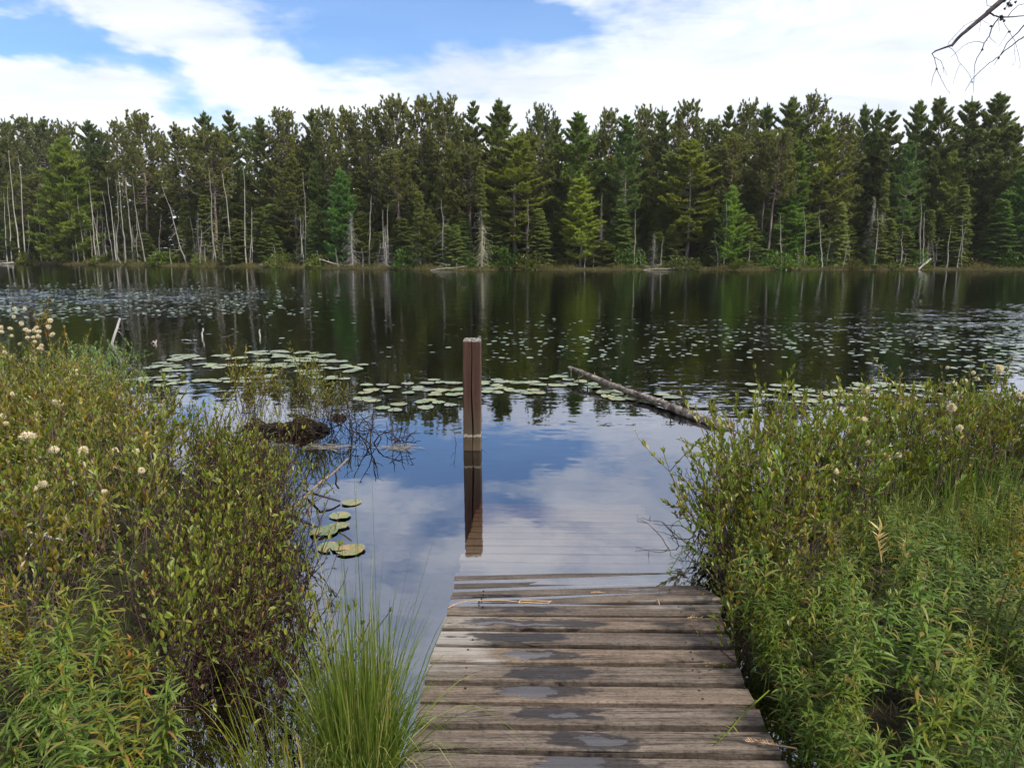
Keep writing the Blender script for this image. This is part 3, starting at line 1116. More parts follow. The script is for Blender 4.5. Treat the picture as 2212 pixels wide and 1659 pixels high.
PROTO = {
    'W': [(make_white_pine(s, 14.0, r, t, None, 1.02, per=9, nl=.26, up_lo=-2, skip=.14), 14.0, r) for s, r, t in ((1, 2.7, .20), (2, 2.5, .24), (3, 2.9, .17))] +
         [(make_white_pine(4, 14.0, 2.7, .22, [(0, .5), (.18, .85), (.4, 1.0), (.62, .8), (.8, .48), (.92, .24), (1, .03)], .84, skip=.2, per=8, nl=.26), 14.0, 2.7),
          (make_white_pine(5, 14.0, 2.4, .28, [(0, .5), (.25, .95), (.5, .95), (.72, .66), (.88, .36), (1, .04)], .86, up_hi=34, skip=.18, per=8, nl=.26), 14.0, 2.4)],
    'R': [(make_red_pine(s, 13.5, 2.0, t, d), 13.5, 2.0) for s, t, d in ((11, .46, 1.0), (12, .52, .9), (13, .42, 1.1), (14, .55, .85))] +
         [(make_red_pine(15, 13.5, 2.0, .40, 1.05, 10, .15), 13.5, 2.0)],
    'Y': [(make_white_pine(s, 8.0, 1.9, .05, [(0, .9), (.15, 1.0), (.4, .74), (.65, .48), (.85, .24), (1, .06)], .42, up_hi=48, up_lo=2, per=7, skip=.08, nl=.24), 8.0, 1.9) for s in (21, 22)] +
         [(make_white_pine(23, 8.0, 1.5, .12, [(0, .8), (.2, 1.0), (.45, .84), (.7, .55), (.88, .3), (1, .1)], .58, up_hi=30, up_lo=-4, per=7, skip=.1, nl=.22), 8.0, 1.5)],
    'S': [(make_spruce(s, 7.0, r, .04, .25, 0, False, 6, sp), 7.0, r) for s, r, sp in ((31, .95, .05), (32, 1.25, .1), (33, .8, .2))],
    'H': [(make_spruce(s, 7.0, .75, .03, .24, dt_, dt_ < .9, 6, .22), 7.0, .75) for s, dt_ in ((41, .45), (42, .55), (43, .98))],
    'D': [(make_snag(51, 7, 5, .35, -.2, 1), 7.0, 1), (make_snag(52, 7, 0), 7.0, 1), (make_snag(53, 7, 26, .8, -.35, 3), 7.0, 1), (make_snag(54, 7, 12, .6, -.1, 2), 7.0, 1), (make_snag(55, 7, 3, .3, 0, 1, bend=.03), 7.0, 1)],
}
TINT = {'W': (.92, 1.0, .84), 'R': (1.0, .96, .78), 'Y': (1.0, 1.2, .80), 'S': (.95, 1.0, .85), 'H': (1.1, 1.1, .85), 'D': (1, 1, 1)}
KIND_NAME = {'W': 'white_pine', 'R': 'red_pine', 'Y': 'young_pine', 'S': 'spruce', 'H': 'half_dead_spruce', 'D': 'dead_tree'}
CAT = {'W': 'tree', 'R': 'tree', 'Y': 'tree', 'S': 'tree', 'H': 'tree', 'D': 'dead tree'}


def plant_tree(kind, var, base, H, half_w=None, tint=None, label='', group=None, lean=(0, 0), rz=0.0, name=None):
    parts, h0, r0 = PROTO[kind][var % len(PROTO[kind])]
    o = empty(name or KIND_NAME[kind], base)
    sz_ = H / h0
    sx = sz_ if half_w is None else half_w / r0
    if kind == 'D':
        sx = .55 + .45 * sz_
    o.scale = (sx, sx, sz_)
    o.rotation_euler = (lean[0], lean[1], 0)
    o.rotation_mode = 'ZYX'
    o.rotation_euler = (lean[0], lean[1], rz)
    tag(o, label, CAT[kind], group)
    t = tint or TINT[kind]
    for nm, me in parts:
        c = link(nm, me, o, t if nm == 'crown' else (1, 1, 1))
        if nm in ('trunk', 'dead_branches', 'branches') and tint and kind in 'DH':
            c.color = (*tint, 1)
    return o


trng = np.random.RandomState(77)


def tree_px(kind, var, px, top, hw, depth, label, tint=None, base_px=None, group=None):
    """a tree DEPTH metres behind the shore line whose tip reaches picture row TOP; HW half width in px"""
    Y = 65.0
    for _ in range(6):
        X = (px - CX) / FPX * Y * 1.0
        Xr = at_dist(px, 560, Y).x
        Y = float(shore_y(Xr)) + depth
    x = at_dist(px, 560, Y).x
    z0 = float(far_ground(x, Y))
    tp = at_dist(px, top, Y)
    tp.z -= {'R': .5, 'W': .3, 'Y': .2}.get(kind, 0.0)        # needles reach past the last twig
    H = tp.z - z0
    lean = (0, 0)
    if base_px is not None:
        bx = at_dist(base_px, 560, Y).x
        lean = (0, math.atan2(tp.x - bx, H))
        H = math.hypot(H, tp.x - bx)
        x = bx
    half = None if hw is None else hw / FPX * Y * (.92 if kind == 'R' else 1.0)
    return plant_tree(kind, var, (x, Y, z0 - .05), H, half, tint, label, group, lean, trng.uniform(0, 6.28))


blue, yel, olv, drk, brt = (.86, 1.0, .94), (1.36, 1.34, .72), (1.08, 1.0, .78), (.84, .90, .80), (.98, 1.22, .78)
FRONT = [
    ('R', 0, 8, 250, 40, 9, 'olive round topped pine cut by the left edge of the photo', None),
    ('W', 4, 45, 256, 36, 12, 'pine with a thin feathery top beside the left edge pine', blue),
    ('R', 1, 82, 268, 36, 9, 'low round pine crown right of the feathery pine at the left end', None),
    ('R', 2, 120, 268, 42, 8, 'dark round crowned pine second left of the tall fork topped pine', drk),
    ('R', 3, 172, 278, 38, 10, 'open ragged pine crown just left of the fork topped pine on the left', None),
    ('W', 3, 218, 258, 46, 9, 'pine whose upswept fork shaped top stands out on the left skyline', blue),
    ('W', 4, 246, 276, 34, 10, 'smaller upswept pine top touching the fork topped pine', blue),
    ('R', 1, 284, 276, 38, 9, 'rounded pine in the gap right of the fork topped pine', olv),
    ('R', 2, 326, 253, 46, 7, 'tall cone shaped dark pine left of the low dip in the skyline', olv),
    ('R', 4, 366, 296, 34, 11, 'short pine at the lowest dip of the skyline on the left', None),
    ('R', 0, 412, 285, 50, 6, 'wide low round pine right of the lowest dip in the skyline', olv),
    ('W', 3, 462, 240, 44, 10, 'tall pine with open layered top above the leaning dead trunks', blue),
    ('W', 1, 514, 238, 42, 10, 'dark pointed pine right of the open layered pine', drk),
    ('R', 3, 470, 288, 50, 5, 'olive pine with bare lower trunk in front of two pointed pines', olv),
    ('W', 0, 576, 250, 46, 8, 'broad triangular pine right of the dark pointed pine', None),
    ('R', 2, 630, 247, 44, 8, 'rounded olive pine right of the broad triangular pine', olv),
    ('W', 3, 688, 233, 42, 10, 'pine with ragged open twin tops and sky showing through it', None),
    ('R', 4, 716, 245, 40, 9, 'see through pine crown in the brightest sky gap', None),
    ('R', 0, 760, 246, 44, 8, 'olive pine right of the brightest sky gap', olv),
    ('R', 1, 815, 246, 42, 8, 'dull olive pine two crowns right of the brightest sky gap', olv),
    ('R', 2, 868, 222, 48, 8, 'tall olive pine with long bare pale trunk left of the post', olv),
    ('R', 4, 918, 222, 48, 7, 'rounded olive pine second left above the wooden post', olv),
    ('R', 3, 968, 222, 46, 8, 'rounded olive pine directly left above the wooden post', None),
    ('W', 1, 1025, 218, 44, 9, 'blunt green pine straight above the wooden post', None),
    ('W', 3, 1080, 212, 62, 8, 'tallest pine of the middle with a wide spiky top', None),
    ('W', 3, 1112, 290, 74, 3.0, 'big pine with yellow green layered boughs at the middle of the shore', yel),
    ('R', 0, 1166, 240, 40, 9, 'small dark pine crown right of the wide spiky top', drk),
    ('W', 4, 1196, 246, 32, 11, 'narrow dark pine tip left of the dense green pine', drk),
    ('W', 0, 1244, 238, 64, 5.5, 'dense rich green pine with full pointed crown right of the middle', brt),
    ('R', 1, 1308, 250, 36, 10, 'thin pine crown against blue sky right of the dense green pine', None),
    ('W', 2, 1346, 246, 58, 5, 'grey green pine with drooping boughs left of the flat topped spire', (.85, 1.1, .98)),
    ('R', 2, 1388, 242, 38, 10, 'dark round crown behind the grey green pine', None),
    ('W', 4, 1420, 228, 36, 11, 'slim spire shaped pine above the raised tip of the log', blue),
    ('R', 4, 1474, 230, 50, 9, 'round clumpy pine right of the slim spire', None),
    ('W', 3, 1484, 296, 66, 3.5, 'wide yellow green pine with long level boughs above the log', yel),
    ('W', 1, 1560, 228, 42, 9, 'conical pine left of a round clumpy crown on the right half', None),
    ('R', 0, 1598, 233, 40, 9, 'round crown between two pointed pines on the right half', None),
    ('R', 3, 1574, 300, 48, 5, 'olive pine on a long bare slanting trunk right of the log', olv),
    ('W', 4, 1637, 222, 40, 10, 'pale feathery pine top left of the tall spiky pine', blue),
    ('W', 3, 1690, 207, 62, 8, 'tall spiky pine that tops the skyline right of the middle', None),
    ('R', 1, 1738, 220, 42, 9, 'round knobbly pine touching the tall spiky pine', None),
    ('W', 0, 1704, 300, 58, 4, 'deep green pine reaching from mid height down to the shore', brt),
    ('W', 2, 1764, 262, 56, 5.5, 'yellow tinged pine with golden boughs on the right half', yel),
    ('R', 4, 1800, 258, 44, 9, 'low olive crown right of the golden boughed pine', olv),
    ('W', 3, 1842, 222, 40, 10, 'see through pine with two thin tops', blue),
    ('W', 4, 1870, 226, 32, 10, 'thin second top right of the see through pine', None),
    ('W', 1, 1900, 238, 48, 8, 'dark wedge shaped pine left of the big pair of pines', drk),
    ('W', 3, 1956, 214, 46, 8, 'left one of the big pair of bushy pines near the hanging branch', None),
    ('W', 0, 1992, 207, 58, 8, 'right one of the big pair of bushy pines near the hanging branch', drk),
    ('W', 2, 1944, 300, 50, 4.5, 'blue green pine in front of the big pair of pines', (.78, 1.12, .98)),
    ('W', 4, 2064, 208, 48, 9, 'open black looking pine with sky between its boughs under the hanging branch', drk),
    ('W', 0, 2122, 197, 68, 7, 'massive tall pine right below the hanging branch', None),
    ('W', 2, 2160, 262, 60, 6, 'sloping shoulder pine right of the massive pine', drk),
    ('S', 0, 2200, 312, 20, 14, 'small dark spire far back at the right edge', drk),
    ('Y', 1, 2196, 350, 66, 3.5, 'soft broad green tree cut by the right edge of the photo', (.72, 1.1, .82)),
    ('Y', 0, 160, 300, 80, 2.5, 'broad bright yellow green pine behind the dead trunks on the left', (1.25, 1.38, .78)),
    ('Y', 0, 745, 366, 52, 3, 'young blue green pine with level boughs left of the middle', (.8, 1.3, 1.0)),
    ('Y', 2, 1254, 378, 42, 2.0, 'slender bright yellow green pine at the shore right of the middle', (1.75, 1.8, .85)),
    ('Y', 1, 1573, 400, 42, 2.0, 'compact bright green young pine at the water right of the log', (1.2, 1.6, .85)),
    ('Y', 1, 1700, 420, 60, 3, 'lush low green pine spreading under the deep green pine', (.9, 1.35, .8)),
    ('W', 1, 640, 330, 46, 4, 'shaded olive pine in front of the rounded crowns left of the young blue green pine', olv),
    ('R', 1, 862, 330, 46, 4, 'thin olive pine with bare pale stem below the tall olive pine', olv),
    ('Y', 0, 2050, 420, 46, 4, 'dark green low pine below the open black looking pine', drk),
    ('S', 2, 2066, 398, 26, 2, 'slim grey green spruce on a bare stem near the right end', (1.05, 1.1, .95)),
    ('S', 1, 1808, 436, 28, 1.6, 'pale grey green spruce behind the leaning dead stick', (1.5, 1.5, 1.2)),
    ('S', 2, 1612, 500, 26, 2, 'low bushy spruce right of the compact bright green pine', (1.0, 1.15, .8)),
    ('S', 1, 588, 440, 30, 2.5, 'bushy dark spruce left of the young blue green pine', (1, 1.2, .95)),
    ('S', 0, 558, 478, 22, 3, 'small spruce left of the bushy dark spruce', (1, 1.1, .95)),
    ('S', 1, 682, 460, 26, 2.2, 'low cone shaped spruce just left of the young blue green pine', (1, 1.2, .95)),
    ('S', 1, 965, 486, 26, 1.8, 'left one of three grey green spruces huddled at the shore', (1.3, 1.45, 1.2)),
    ('S', 0, 984, 484, 24, 1.5, 'middle one of three grey green spruces huddled at the shore', (1.4, 1.5, 1.2)),
    ('S', 2, 1004, 470, 24, 2.4, 'right one of three grey green spruces huddled at the shore', (1.0, 1.2, .95)),
    ('S', 1, 1170, 480, 34, 2, 'dense low spruce right of the layered yellow green pine', (1, 1.0, .8)),
    ('S', 1, 1340, 450, 40, 2.4, 'dense dark spruce below the grey green pine', (.9, 1.1, .8)),
    ('S', 0, 1545, 478, 24, 3, 'dark spruce tip left of the compact bright green pine', None),
    ('S', 1, 870, 470, 40, 3, 'shadowy wide spruce below the thin olive pine', (.85, .95, .7)),
    ('S', 1, 1420, 500, 34, 2.4, 'low dark spruce below the wide yellow green pine', (.9, 1.05, .7)),
    ('S', 2, 450, 420, 26, 3, 'olive spruce among the dead trunks left of the young blue green pine', (1.1, 1.1, .8)),
    ('S', 1, 408, 430, 28, 4, 'yellowish bushy spruce behind the leaning dead trunk', (1.2, 1.2, .8)),
    ('S', 1, 1915, 470, 30, 2, 'bushy spruce beside the two grey dead spires', (1.1, 1.2, .9)),
    ('S', 0, 2150, 430, 40, 2.5, 'shaded spruce left of the soft broad tree at the right edge', (.8, 1.1, .8)),
    ('H', 0, 908, 412, 20, 1.4, 'spruce with green tip and grey dead lower half left of the post', (1.15, 1.15, .8)),
    ('H', 1, 1040, 360, 20, 1.4, 'tall slim spruce with grey dead skirts directly above the post', (1.1, 1.1, .8)),
    ('H', 2, 761, 458, 20, 1.0, 'grey dead spruce full of fine twigs left of the middle', None),
    ('H', 2, 834, 486, 17, .9, 'grey dead spruce leaning slightly between two other dead ones', (.95, .95, .95)),
    ('H', 2, 1297, 416, 9, 1.4, 'needle thin dead spruce right of the slender yellow green pine', (.55, .52, .5)),
    ('H', 2, 1412, 500, 14, 1.3, 'short dead spruce below the flat boughs of the wide pine', (.8, .78, .75)),
    ('H', 2, 1878, 424, 16, 1.4, 'left one of two grey dead spires on the right shore', None),
    ('H', 1, 1898, 374, 17, 2.2, 'right and taller one of two grey dead spires on the right shore', (1, 1.05, .8)),
    ('H', 0, 2002, 452, 16, 1.5, 'thin half dead spruce near the leaning dead stick on the right', (1.0, 1.0, .8)),
]
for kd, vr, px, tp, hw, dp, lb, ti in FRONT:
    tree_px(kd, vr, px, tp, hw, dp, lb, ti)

# two slender live stems that lean, right of the log
for i_, (tx, ty, bx, dp, lb) in enumerate([(1664, 330, 1636, 3.6, 'left one of two slanting bare pine stems right of the log'),
                                          (1690, 330, 1655, 2.4, 'right one of two slanting bare pine stems right of the log')]):
    tree_px('R', 1, tx, ty - 40, 40, dp, lb, olv, base_px=bx)

SN = [  # variant, tip x, tip y, base x, depth, tint
    (1, 18, 324, 41, .8), (0, 38, 336, 56, .8), (1, 8, 416, 15, .6), (0, 17, 400, 25, .9), (1, 61, 463, 61, .8),
    (1, 79, 416, 90, .7), (0, 95, 422, 101, .9), (4, 98, 429, 116, .6), (1, 110, 449, 121, .8), (0, 139, 382, 158, .8), (4, 154, 463, 167, .7),
    (1, 166, 422, 182, .8), (0, 191, 389, 209, .7), (1, 194, 495, 201, .5), (4, 199, 436, 212, .9), (0, 221, 416, 244, .7), (1, 231, 382, 251, .9),
    (4, 250, 390, 259, .6), (0, 255, 368, 270, .8), (1, 270, 382, 287, .7), (3, 285, 385, 314, .6), (2, 351, 402, 402, .8), (2, 452, 368, 467, 1.0),
    (3, 478, 368, 500, .6), (0, 524, 355, 532, 1.0), (3, 655, 372, 660, 1.2), (1, 648, 463, 656, .7), (1, 366, 535, 368, .4), (3, 726, 534, 731, .3),
    (3, 781, 537, 783, .3), (3, 1263, 529, 1262, .5), (1, 1372, 453, 1372, .8), (3, 1767, 467, 1777, .5), (3, 1831, 503, 1822, .5), (3, 2086, 494, 2070, .5),
    (1, 2055, 485, 2046, .7), (2, 1724, 536, 1722, .4), (1, 1958, 550, 1952, .4), (3, 1384, 545, 1388, .6), (4, 1937, 550, 1937, .3)]
SN_LABEL = {
    0: 'tall pale dead trunk nearest the left edge', 1: 'tall pale dead trunk second from the left edge', 2: 'short grey pole at the very left edge', 3: 'thin grey pole between the two pale trunks at the left edge',
    4: 'short bleached stub right of the second pale trunk', 5: 'lone straight pole left of the bright yellow green pine', 6: 'straight pole in front of the left flank of the yellow green pine',
    7: 'bent pole crossing a straight one on the left shore', 8: 'low leaning pole left of the forked pole group', 9: 'pale dead trunk rising through the middle of the yellow green pine',
    10: 'crooked short pole right of the trunk in the yellow green pine', 11: 'leaning pole on the right side of the yellow green pine', 12: 'bright straight dead trunk at the right flank of the yellow green pine',
    13: 'knee high stub before the bright straight dead trunk', 14: 'thin crooked pole just right of the bright straight dead trunk', 15: 'slanting pole second right of the bright straight dead trunk',
    16: 'slim straight pole third right of the bright straight dead trunk', 17: 'crooked slim pole left of two tall poles standing together', 18: 'left one of two tall poles standing together', 19: 'right one of two tall poles standing together',
    20: 'dead trunk with drooping twigs leaning left past the tall poles', 21: 'strongly leaning dead trunk with many curved branches', 22: 'grey dead trunk dense with twigs left of the thick pale one',
    23: 'thickest pale dead trunk of the left shore', 24: 'straight lone grey trunk right of the thickest pale one', 25: 'twiggy dead trunk left of the young blue green pine', 26: 'bare pole beside the twiggy trunk left of the young pine',
    27: 'short post like stub at the left shore edge', 28: 'little branched stump left of the grey dead spruce', 29: 'little branched stump right of the grey dead spruce', 30: 'pale branched stump under the slender yellow green pine',
    31: 'bare straight pole below the grey green pine', 32: 'bleached dead stick leaning left before the pale spruce', 33: 'dead stick leaning right beside the pale spruce', 34: 'whitish dead tree leaning right near the right end',
    35: 'straight bare pole left of the whitish leaning dead tree', 36: 'low tangle of grey dead branches under the lush low pine', 37: 'short slanted stub on the right shore', 38: 'small grey snag behind the bare straight pole', 39: 'tiny upright stump at the right water edge'}
for i_, (vr, tx, ty, bx, dp) in enumerate(SN):
    t = trng.uniform(.72, 1.12)
    if i_ in (0, 1, 12, 23):
        t = 1.2
    tree_px('D', vr, tx, ty, None, dp, SN_LABEL[i_], (t, t * .98, t * .94), base_px=bx)

# thin poles on the left shore too much alike to tell apart
for i_ in range(40):
    bx = trng.choice([trng.uniform(60, 300), trng.uniform(90, 520)])
    tree_px('D', int(trng.choice([0, 1, 4, 3, 2])), bx + trng.uniform(-14, 3), trng.uniform(440, 520), None, trng.uniform(1.0, 4.5), 'thin grey dead pole in the drowned strip on the left far shore',
            tuple(np.array((1, .97, .92)) * trng.uniform(.55, .95)), base_px=bx, group='thin dead poles on the left far shore')

# the wood behind the front row
def wood_row(n, dlo, dhi, kinds, toplo, tophi, hw, label, group, tints, x0=-30, x1=2240):
    for i_ in range(n):
        px = x0 + (i_ + trng.uniform(.1, .9)) * (x1 - x0) / n
        kd = kinds[trng.randint(len(kinds))]
        ti = np.array(tints[trng.randint(len(tints))]) * trng.uniform(.85, 1.1)
        sky_ = np.interp(px, [0, 200, 370, 500, 900, 1080, 1300, 1700, 1800, 2100, 2212], [265, 272, 305, 255, 235, 225, 255, 230, 262, 222, 300])
        tree_px(kd, trng.randint(5), px, sky_ + trng.uniform(toplo, tophi), hw * trng.uniform(.85, 1.2), trng.uniform(dlo, dhi), label, tuple(ti), group=group)


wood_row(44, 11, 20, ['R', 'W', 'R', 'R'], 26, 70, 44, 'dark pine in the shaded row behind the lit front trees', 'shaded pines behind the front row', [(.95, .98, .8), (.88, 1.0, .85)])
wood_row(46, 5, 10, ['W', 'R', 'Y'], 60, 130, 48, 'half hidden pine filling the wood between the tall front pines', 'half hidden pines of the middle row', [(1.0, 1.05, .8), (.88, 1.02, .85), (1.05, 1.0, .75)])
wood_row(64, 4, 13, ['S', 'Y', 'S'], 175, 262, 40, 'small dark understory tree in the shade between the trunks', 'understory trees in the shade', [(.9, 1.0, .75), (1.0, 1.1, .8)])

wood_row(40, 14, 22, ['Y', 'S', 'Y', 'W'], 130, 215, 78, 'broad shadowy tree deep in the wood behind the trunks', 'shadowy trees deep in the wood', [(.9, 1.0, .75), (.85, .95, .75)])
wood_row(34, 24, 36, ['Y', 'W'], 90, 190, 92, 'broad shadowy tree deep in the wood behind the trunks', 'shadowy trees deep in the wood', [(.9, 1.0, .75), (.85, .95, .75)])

wood_row(30, 1.2, 4.0, ['S', 'Y', 'S'], 195, 268, 34, 'plain small evergreen in the low green fringe along the far water edge', 'small evergreens along the far water edge', [(1.0, 1.1, .85), (1.15, 1.25, .9), (1.1, 1.1, .8)])
for i_ in range(36):
    bx = trng.uniform(430, 2190)
    tree_px('D', int(trng.choice([2, 3, 3, 0])), bx + trng.uniform(-10, 10), trng.uniform(420, 540), None, trng.uniform(.5, 1.8), 'slight grey snag among the greenery of the middle and right far shore',
            tuple(np.array((1, .97, .92)) * trng.uniform(.85, 1.15)), base_px=bx, group='slight snags of the middle and right far shore')

# ------------------------------------------------------------------ shore fringe
def make_bush(seed, R=.9, H=.9, n=900):
    rng = np.random.RandomState(seed)
    mb = MB()
    st = MB()
    for q in range(16):
        a = rng.uniform(0, 6.28)
        d = unit(np.array([math.cos(a) * .7, math.sin(a) * .7, rng.uniform(.6, 1.4)]))
        tube(st, [np.zeros(3), d * .5 * H, d * H], [.012, .008, .004], 3)
    v = rnd_dirs(rng, n, 0.0) * (rng.uniform(.35, 1, n) ** .5)[:, None]
    v *= np.array([R, R, H])
    v += .12 * np.stack([hnoise(v[:, 0] * 3, v[:, 1] * 3, 5 + q) for q in range(3)], -1)
    d = unit(v + rng.normal(size=v.shape) * .6 + np.array([0, 0, .5]))
    leaves(mb, v, d, unit(rng.normal(size=v.shape) + np.array([0, 0, 1])), rng.uniform(.09, .2, n), rng.uniform(.05, .09, n))
    return [('stems', st.mesh('stems', M['twig'])), ('foliage', mb.mesh('foliage', M['leaf']))]


BUSH = [make_bush(s) for s in (1, 2, 3)]
brng = np.random.RandomState(12)
BU = [(880, 566, 40, 24, 'dark green rounded bush at the water below the tall olive pine', (.55, .95, .7)), (1010, 562, 30, 20, 'dark bush at the foot of the three huddled spruces', (.5, .8, .6)),
      (1085, 560, 60, 26, 'wide dark green bush right of the dead skirted spruce', (.5, .85, .6)), (1150, 565, 40, 18, 'olive bush below the layered yellow green pine', (.8, .9, .6)),
      (1360, 570, 40, 26, 'green bush under the grey green pine', (.6, 1.0, .6)), (1412, 572, 16, 10, 'small bright yellow green bush right of the dead spruce', (1.3, 1.7, .8)),
      (1685, 566, 40, 20, 'bright green bush at the foot of the slanting stems', (.8, 1.4, .8)), (1740, 568, 30, 16, 'yellow green bush left of the leaning dead stick', (1.1, 1.5, .8)),
      (1785, 568, 40, 18, 'green bush behind the bleached leaning stick', (.8, 1.4, .9)), (1885, 560, 14, 24, 'upright green shrub below the two dead spires', (.7, 1.3, .8)),
      (1980, 562, 32, 22, 'bright round green bush on the right shore', (.95, 1.7, .7)), (2090, 572, 40, 12, 'low brownish bush near the right end', (.9, .8, .6)),
      (430, 560, 20, 14, 'yellow green bush right of the strongly leaning dead trunk', (1.2, 1.4, .8)), (350, 556, 40, 16, 'green bush left of the strongly leaning dead trunk', (.9, 1.2, .8)),
      (520, 566, 30, 10, 'low olive bush behind the thickest pale trunk', (1.0, 1.1, .8)), (610, 560, 36, 16, 'grey green low bush below the bushy dark spruce', (.9, 1.1, .9)),
      (700, 562, 40, 16, 'yellowish bush below the cone shaped spruce', (1.1, 1.3, .8)), (820, 572, 24, 8, 'small bush at the foot of the leaning grey spruce', (.9, 1.0, .7)),
      (60, 545, 26, 14, 'yellowish bush between the pale trunks at the left edge', (1.2, 1.3, .8)), (220, 548, 30, 10, 'low green bush among the dead poles', (1.0, 1.2, .8)),
      (1220, 570, 34, 12, 'low brown bush left of the pale branched stump', (.7, .7, .5)), (1480, 574, 40, 14, 'dark low bush below the wide yellow green pine', (.6, .8, .5)), (1590, 572, 40, 12, 'low bush right of the compact bright pine', (.7, .9, .5)),
      (2180, 560, 50, 26, 'dark bush at the foot of the soft broad tree', (.5, .85, .6)), (1840, 572, 30, 12, 'brownish low bush right of the pale spruce', (.8, .8, .55)), (1920, 572, 40, 10, 'mossy low bush left of the bright round bush', (.9, 1.1, .6))]
for i_, (px, py, hw, hh, lb, ti) in enumerate(BU):
    Y = 65.0
    for _ in range(5):
        x = at_dist(px, 560, Y).x
        Y = float(shore_y(x)) + .9 + .6 * (i_ % 3)
    o = empty('shore_bush', (x, Y, float(far_ground(x, Y)) - .05), brng.uniform(0, 6.28))
    s_ = hw / FPX * Y / .95
    o.scale = (s_, s_ * .8, hh / FPX * Y / .85 * 1.7)
    tag(o, lb, 'bush')
    for nm, me in BUSH[i_ % 3]:
        link(nm, me, o, tuple(np.array(ti) * .62))

# sedge fringe along the far water line (nobody could count it)
mb = MB()
n = 26000
fx = brng.uniform(-62, 52, n)
fd = brng.gamma(1.3, .45, n)
fd = np.where(fx < -12, fd * 2.2, fd) + .05
fy = shore_y(fx) + fd
fz = far_ground(fx, fy)
P = np.column_stack([fx, fy, fz - .02])
D = unit(np.column_stack([brng.normal(size=n) * .35, brng.normal(size=n) * .35, np.ones(n)]))
N = unit(np.column_stack([brng.normal(size=n) * .5, -np.ones(n), brng.normal(size=n) * .3]))
hgt_ = brng.uniform(.10, .42, n) * (.75 + 1.1 * np.maximum(-.4, hnoise(fx * .9, fy * .9, 6))) * np.where(fx < -12, 1.15, .85)
tris(mb, P, D, N, hgt_, brng.uniform(.03, .07, n))
shore_grass = foliage_mat('shore_sedge', [(0, (.055, .052, .018)), (.4, (.11, .095, .030)), (.75, (.17, .135, .042)), (1, (.10, .12, .03))], .7, .25, .2, 0, tint=False)
tag(mb.build('shore_grass', shore_grass), kind='stuff')

# driftwood and fallen trunks on the far water line
for i_, (ax, ay, bx, by, r, lb) in enumerate([(690, 561, 760, 577, .07, 'pale fallen trunk sloping into the water on the far shore'), (560, 572, 600, 578, .05, 'small grey log at the far water edge left of the pale fallen trunk'),
                                             (1010, 576, 930, 581, .04, 'thin grey driftwood stick below the dead skirted spruce'), (1480, 579, 1390, 581, .04, 'long low driftwood pole at the far water edge right of the middle'), (2010, 560, 1985, 574, .10, 'bleached slab of wood leaning on the right far shore'),
                                             (30, 570, -6, 573, .10, 'pale flat log at the far water edge by the left border')]):
    Ya = float(shore_y(at_dist(ax, 560, 66).x)) + .6
    Ya = float(shore_y(at_dist(ax, 560, Ya).x)) + .55
    Yb = Ya - .75
    p0, p1 = np.array(at_dist(ax, ay, Ya)), np.array(at_dist(bx, by, Yb))
    p0[2] = max(p0[2], .15)
    p1[2] = .04
    mb = MB()
    s_ = np.linspace(0, 1, 8)[:, None]
    pp = p0 * (1 - s_) + p1 * s_
    pp[:, 2] += .03 * np.sin(np.arange(8) * 1.7)
    tube(mb, pp, np.linspace(r, r * .6, 8), 7, True)
    for q in range(4):
        t_ = brng.randint(1, 7)
        tube(mb, [pp[t_], pp[t_] + np.array([brng.normal() * .2, 0, .25]), pp[t_] + np.array([brng.normal() * .4, 0, .45])], [.02, .015, .006], 4)
    tag(link('driftwood', mb.mesh('driftwood', M['deadwood']), None, (1, .97, .92)), lb, 'log')


# ================================================================== LILY PADS
pad_m, k = material('lily_pad_leaf')
tc = k.n('ShaderNodeTexCoord')
oi = k.n('ShaderNodeObjectInfo')
O = tc.outputs['Object']
geo = k.n('ShaderNodeNewGeometry')
nz = k.noise(k.vmath('ADD', O, k.vmath('SCALE', (7.0, 3.0, 1.0), scale=oi.outputs['Random'])), 14, 4, .6)
rad = k.vmath('LENGTH', O)
c = k.mix(k.maprange(nz, .45, .7), (.165, .195, .115), (.245, .265, .165))
c = k.mix(1.0, c, oi.outputs['Color'], 'MULTIPLY')
rim = k.maprange(k.math('MULTIPLY_ADD', k.math('SUBTRACT', nz, .5), .09, rad), .112, .128)
c = k.mix(k.math('MULTIPLY', rim, k.maprange(oi.outputs['Random'], .45, .9)), c, (.44, .33, .19))
k.out(k.principled(c, .40, .5))

spot_m, k = material('spotted_lily_pad')
tc = k.n('ShaderNodeTexCoord')
nz = k.noise(tc.outputs['Object'], 55, 4, .65)
n2 = k.noise(tc.outputs['Object'], 9, 3, .6)
oi = k.n('ShaderNodeObjectInfo')
c = k.ramp(nz, [(.36, (.07, .06, .022)), (.5, (.17, .195, .085)), (.64, (.25, .235, .105))])
c = k.mix(k.maprange(n2, .54, .62), c, (.30, .18, .085))
c = k.mix(1.0, c, oi.outputs['Color'], 'MULTIPLY')
k.out(k.principled(c, .4, .5))


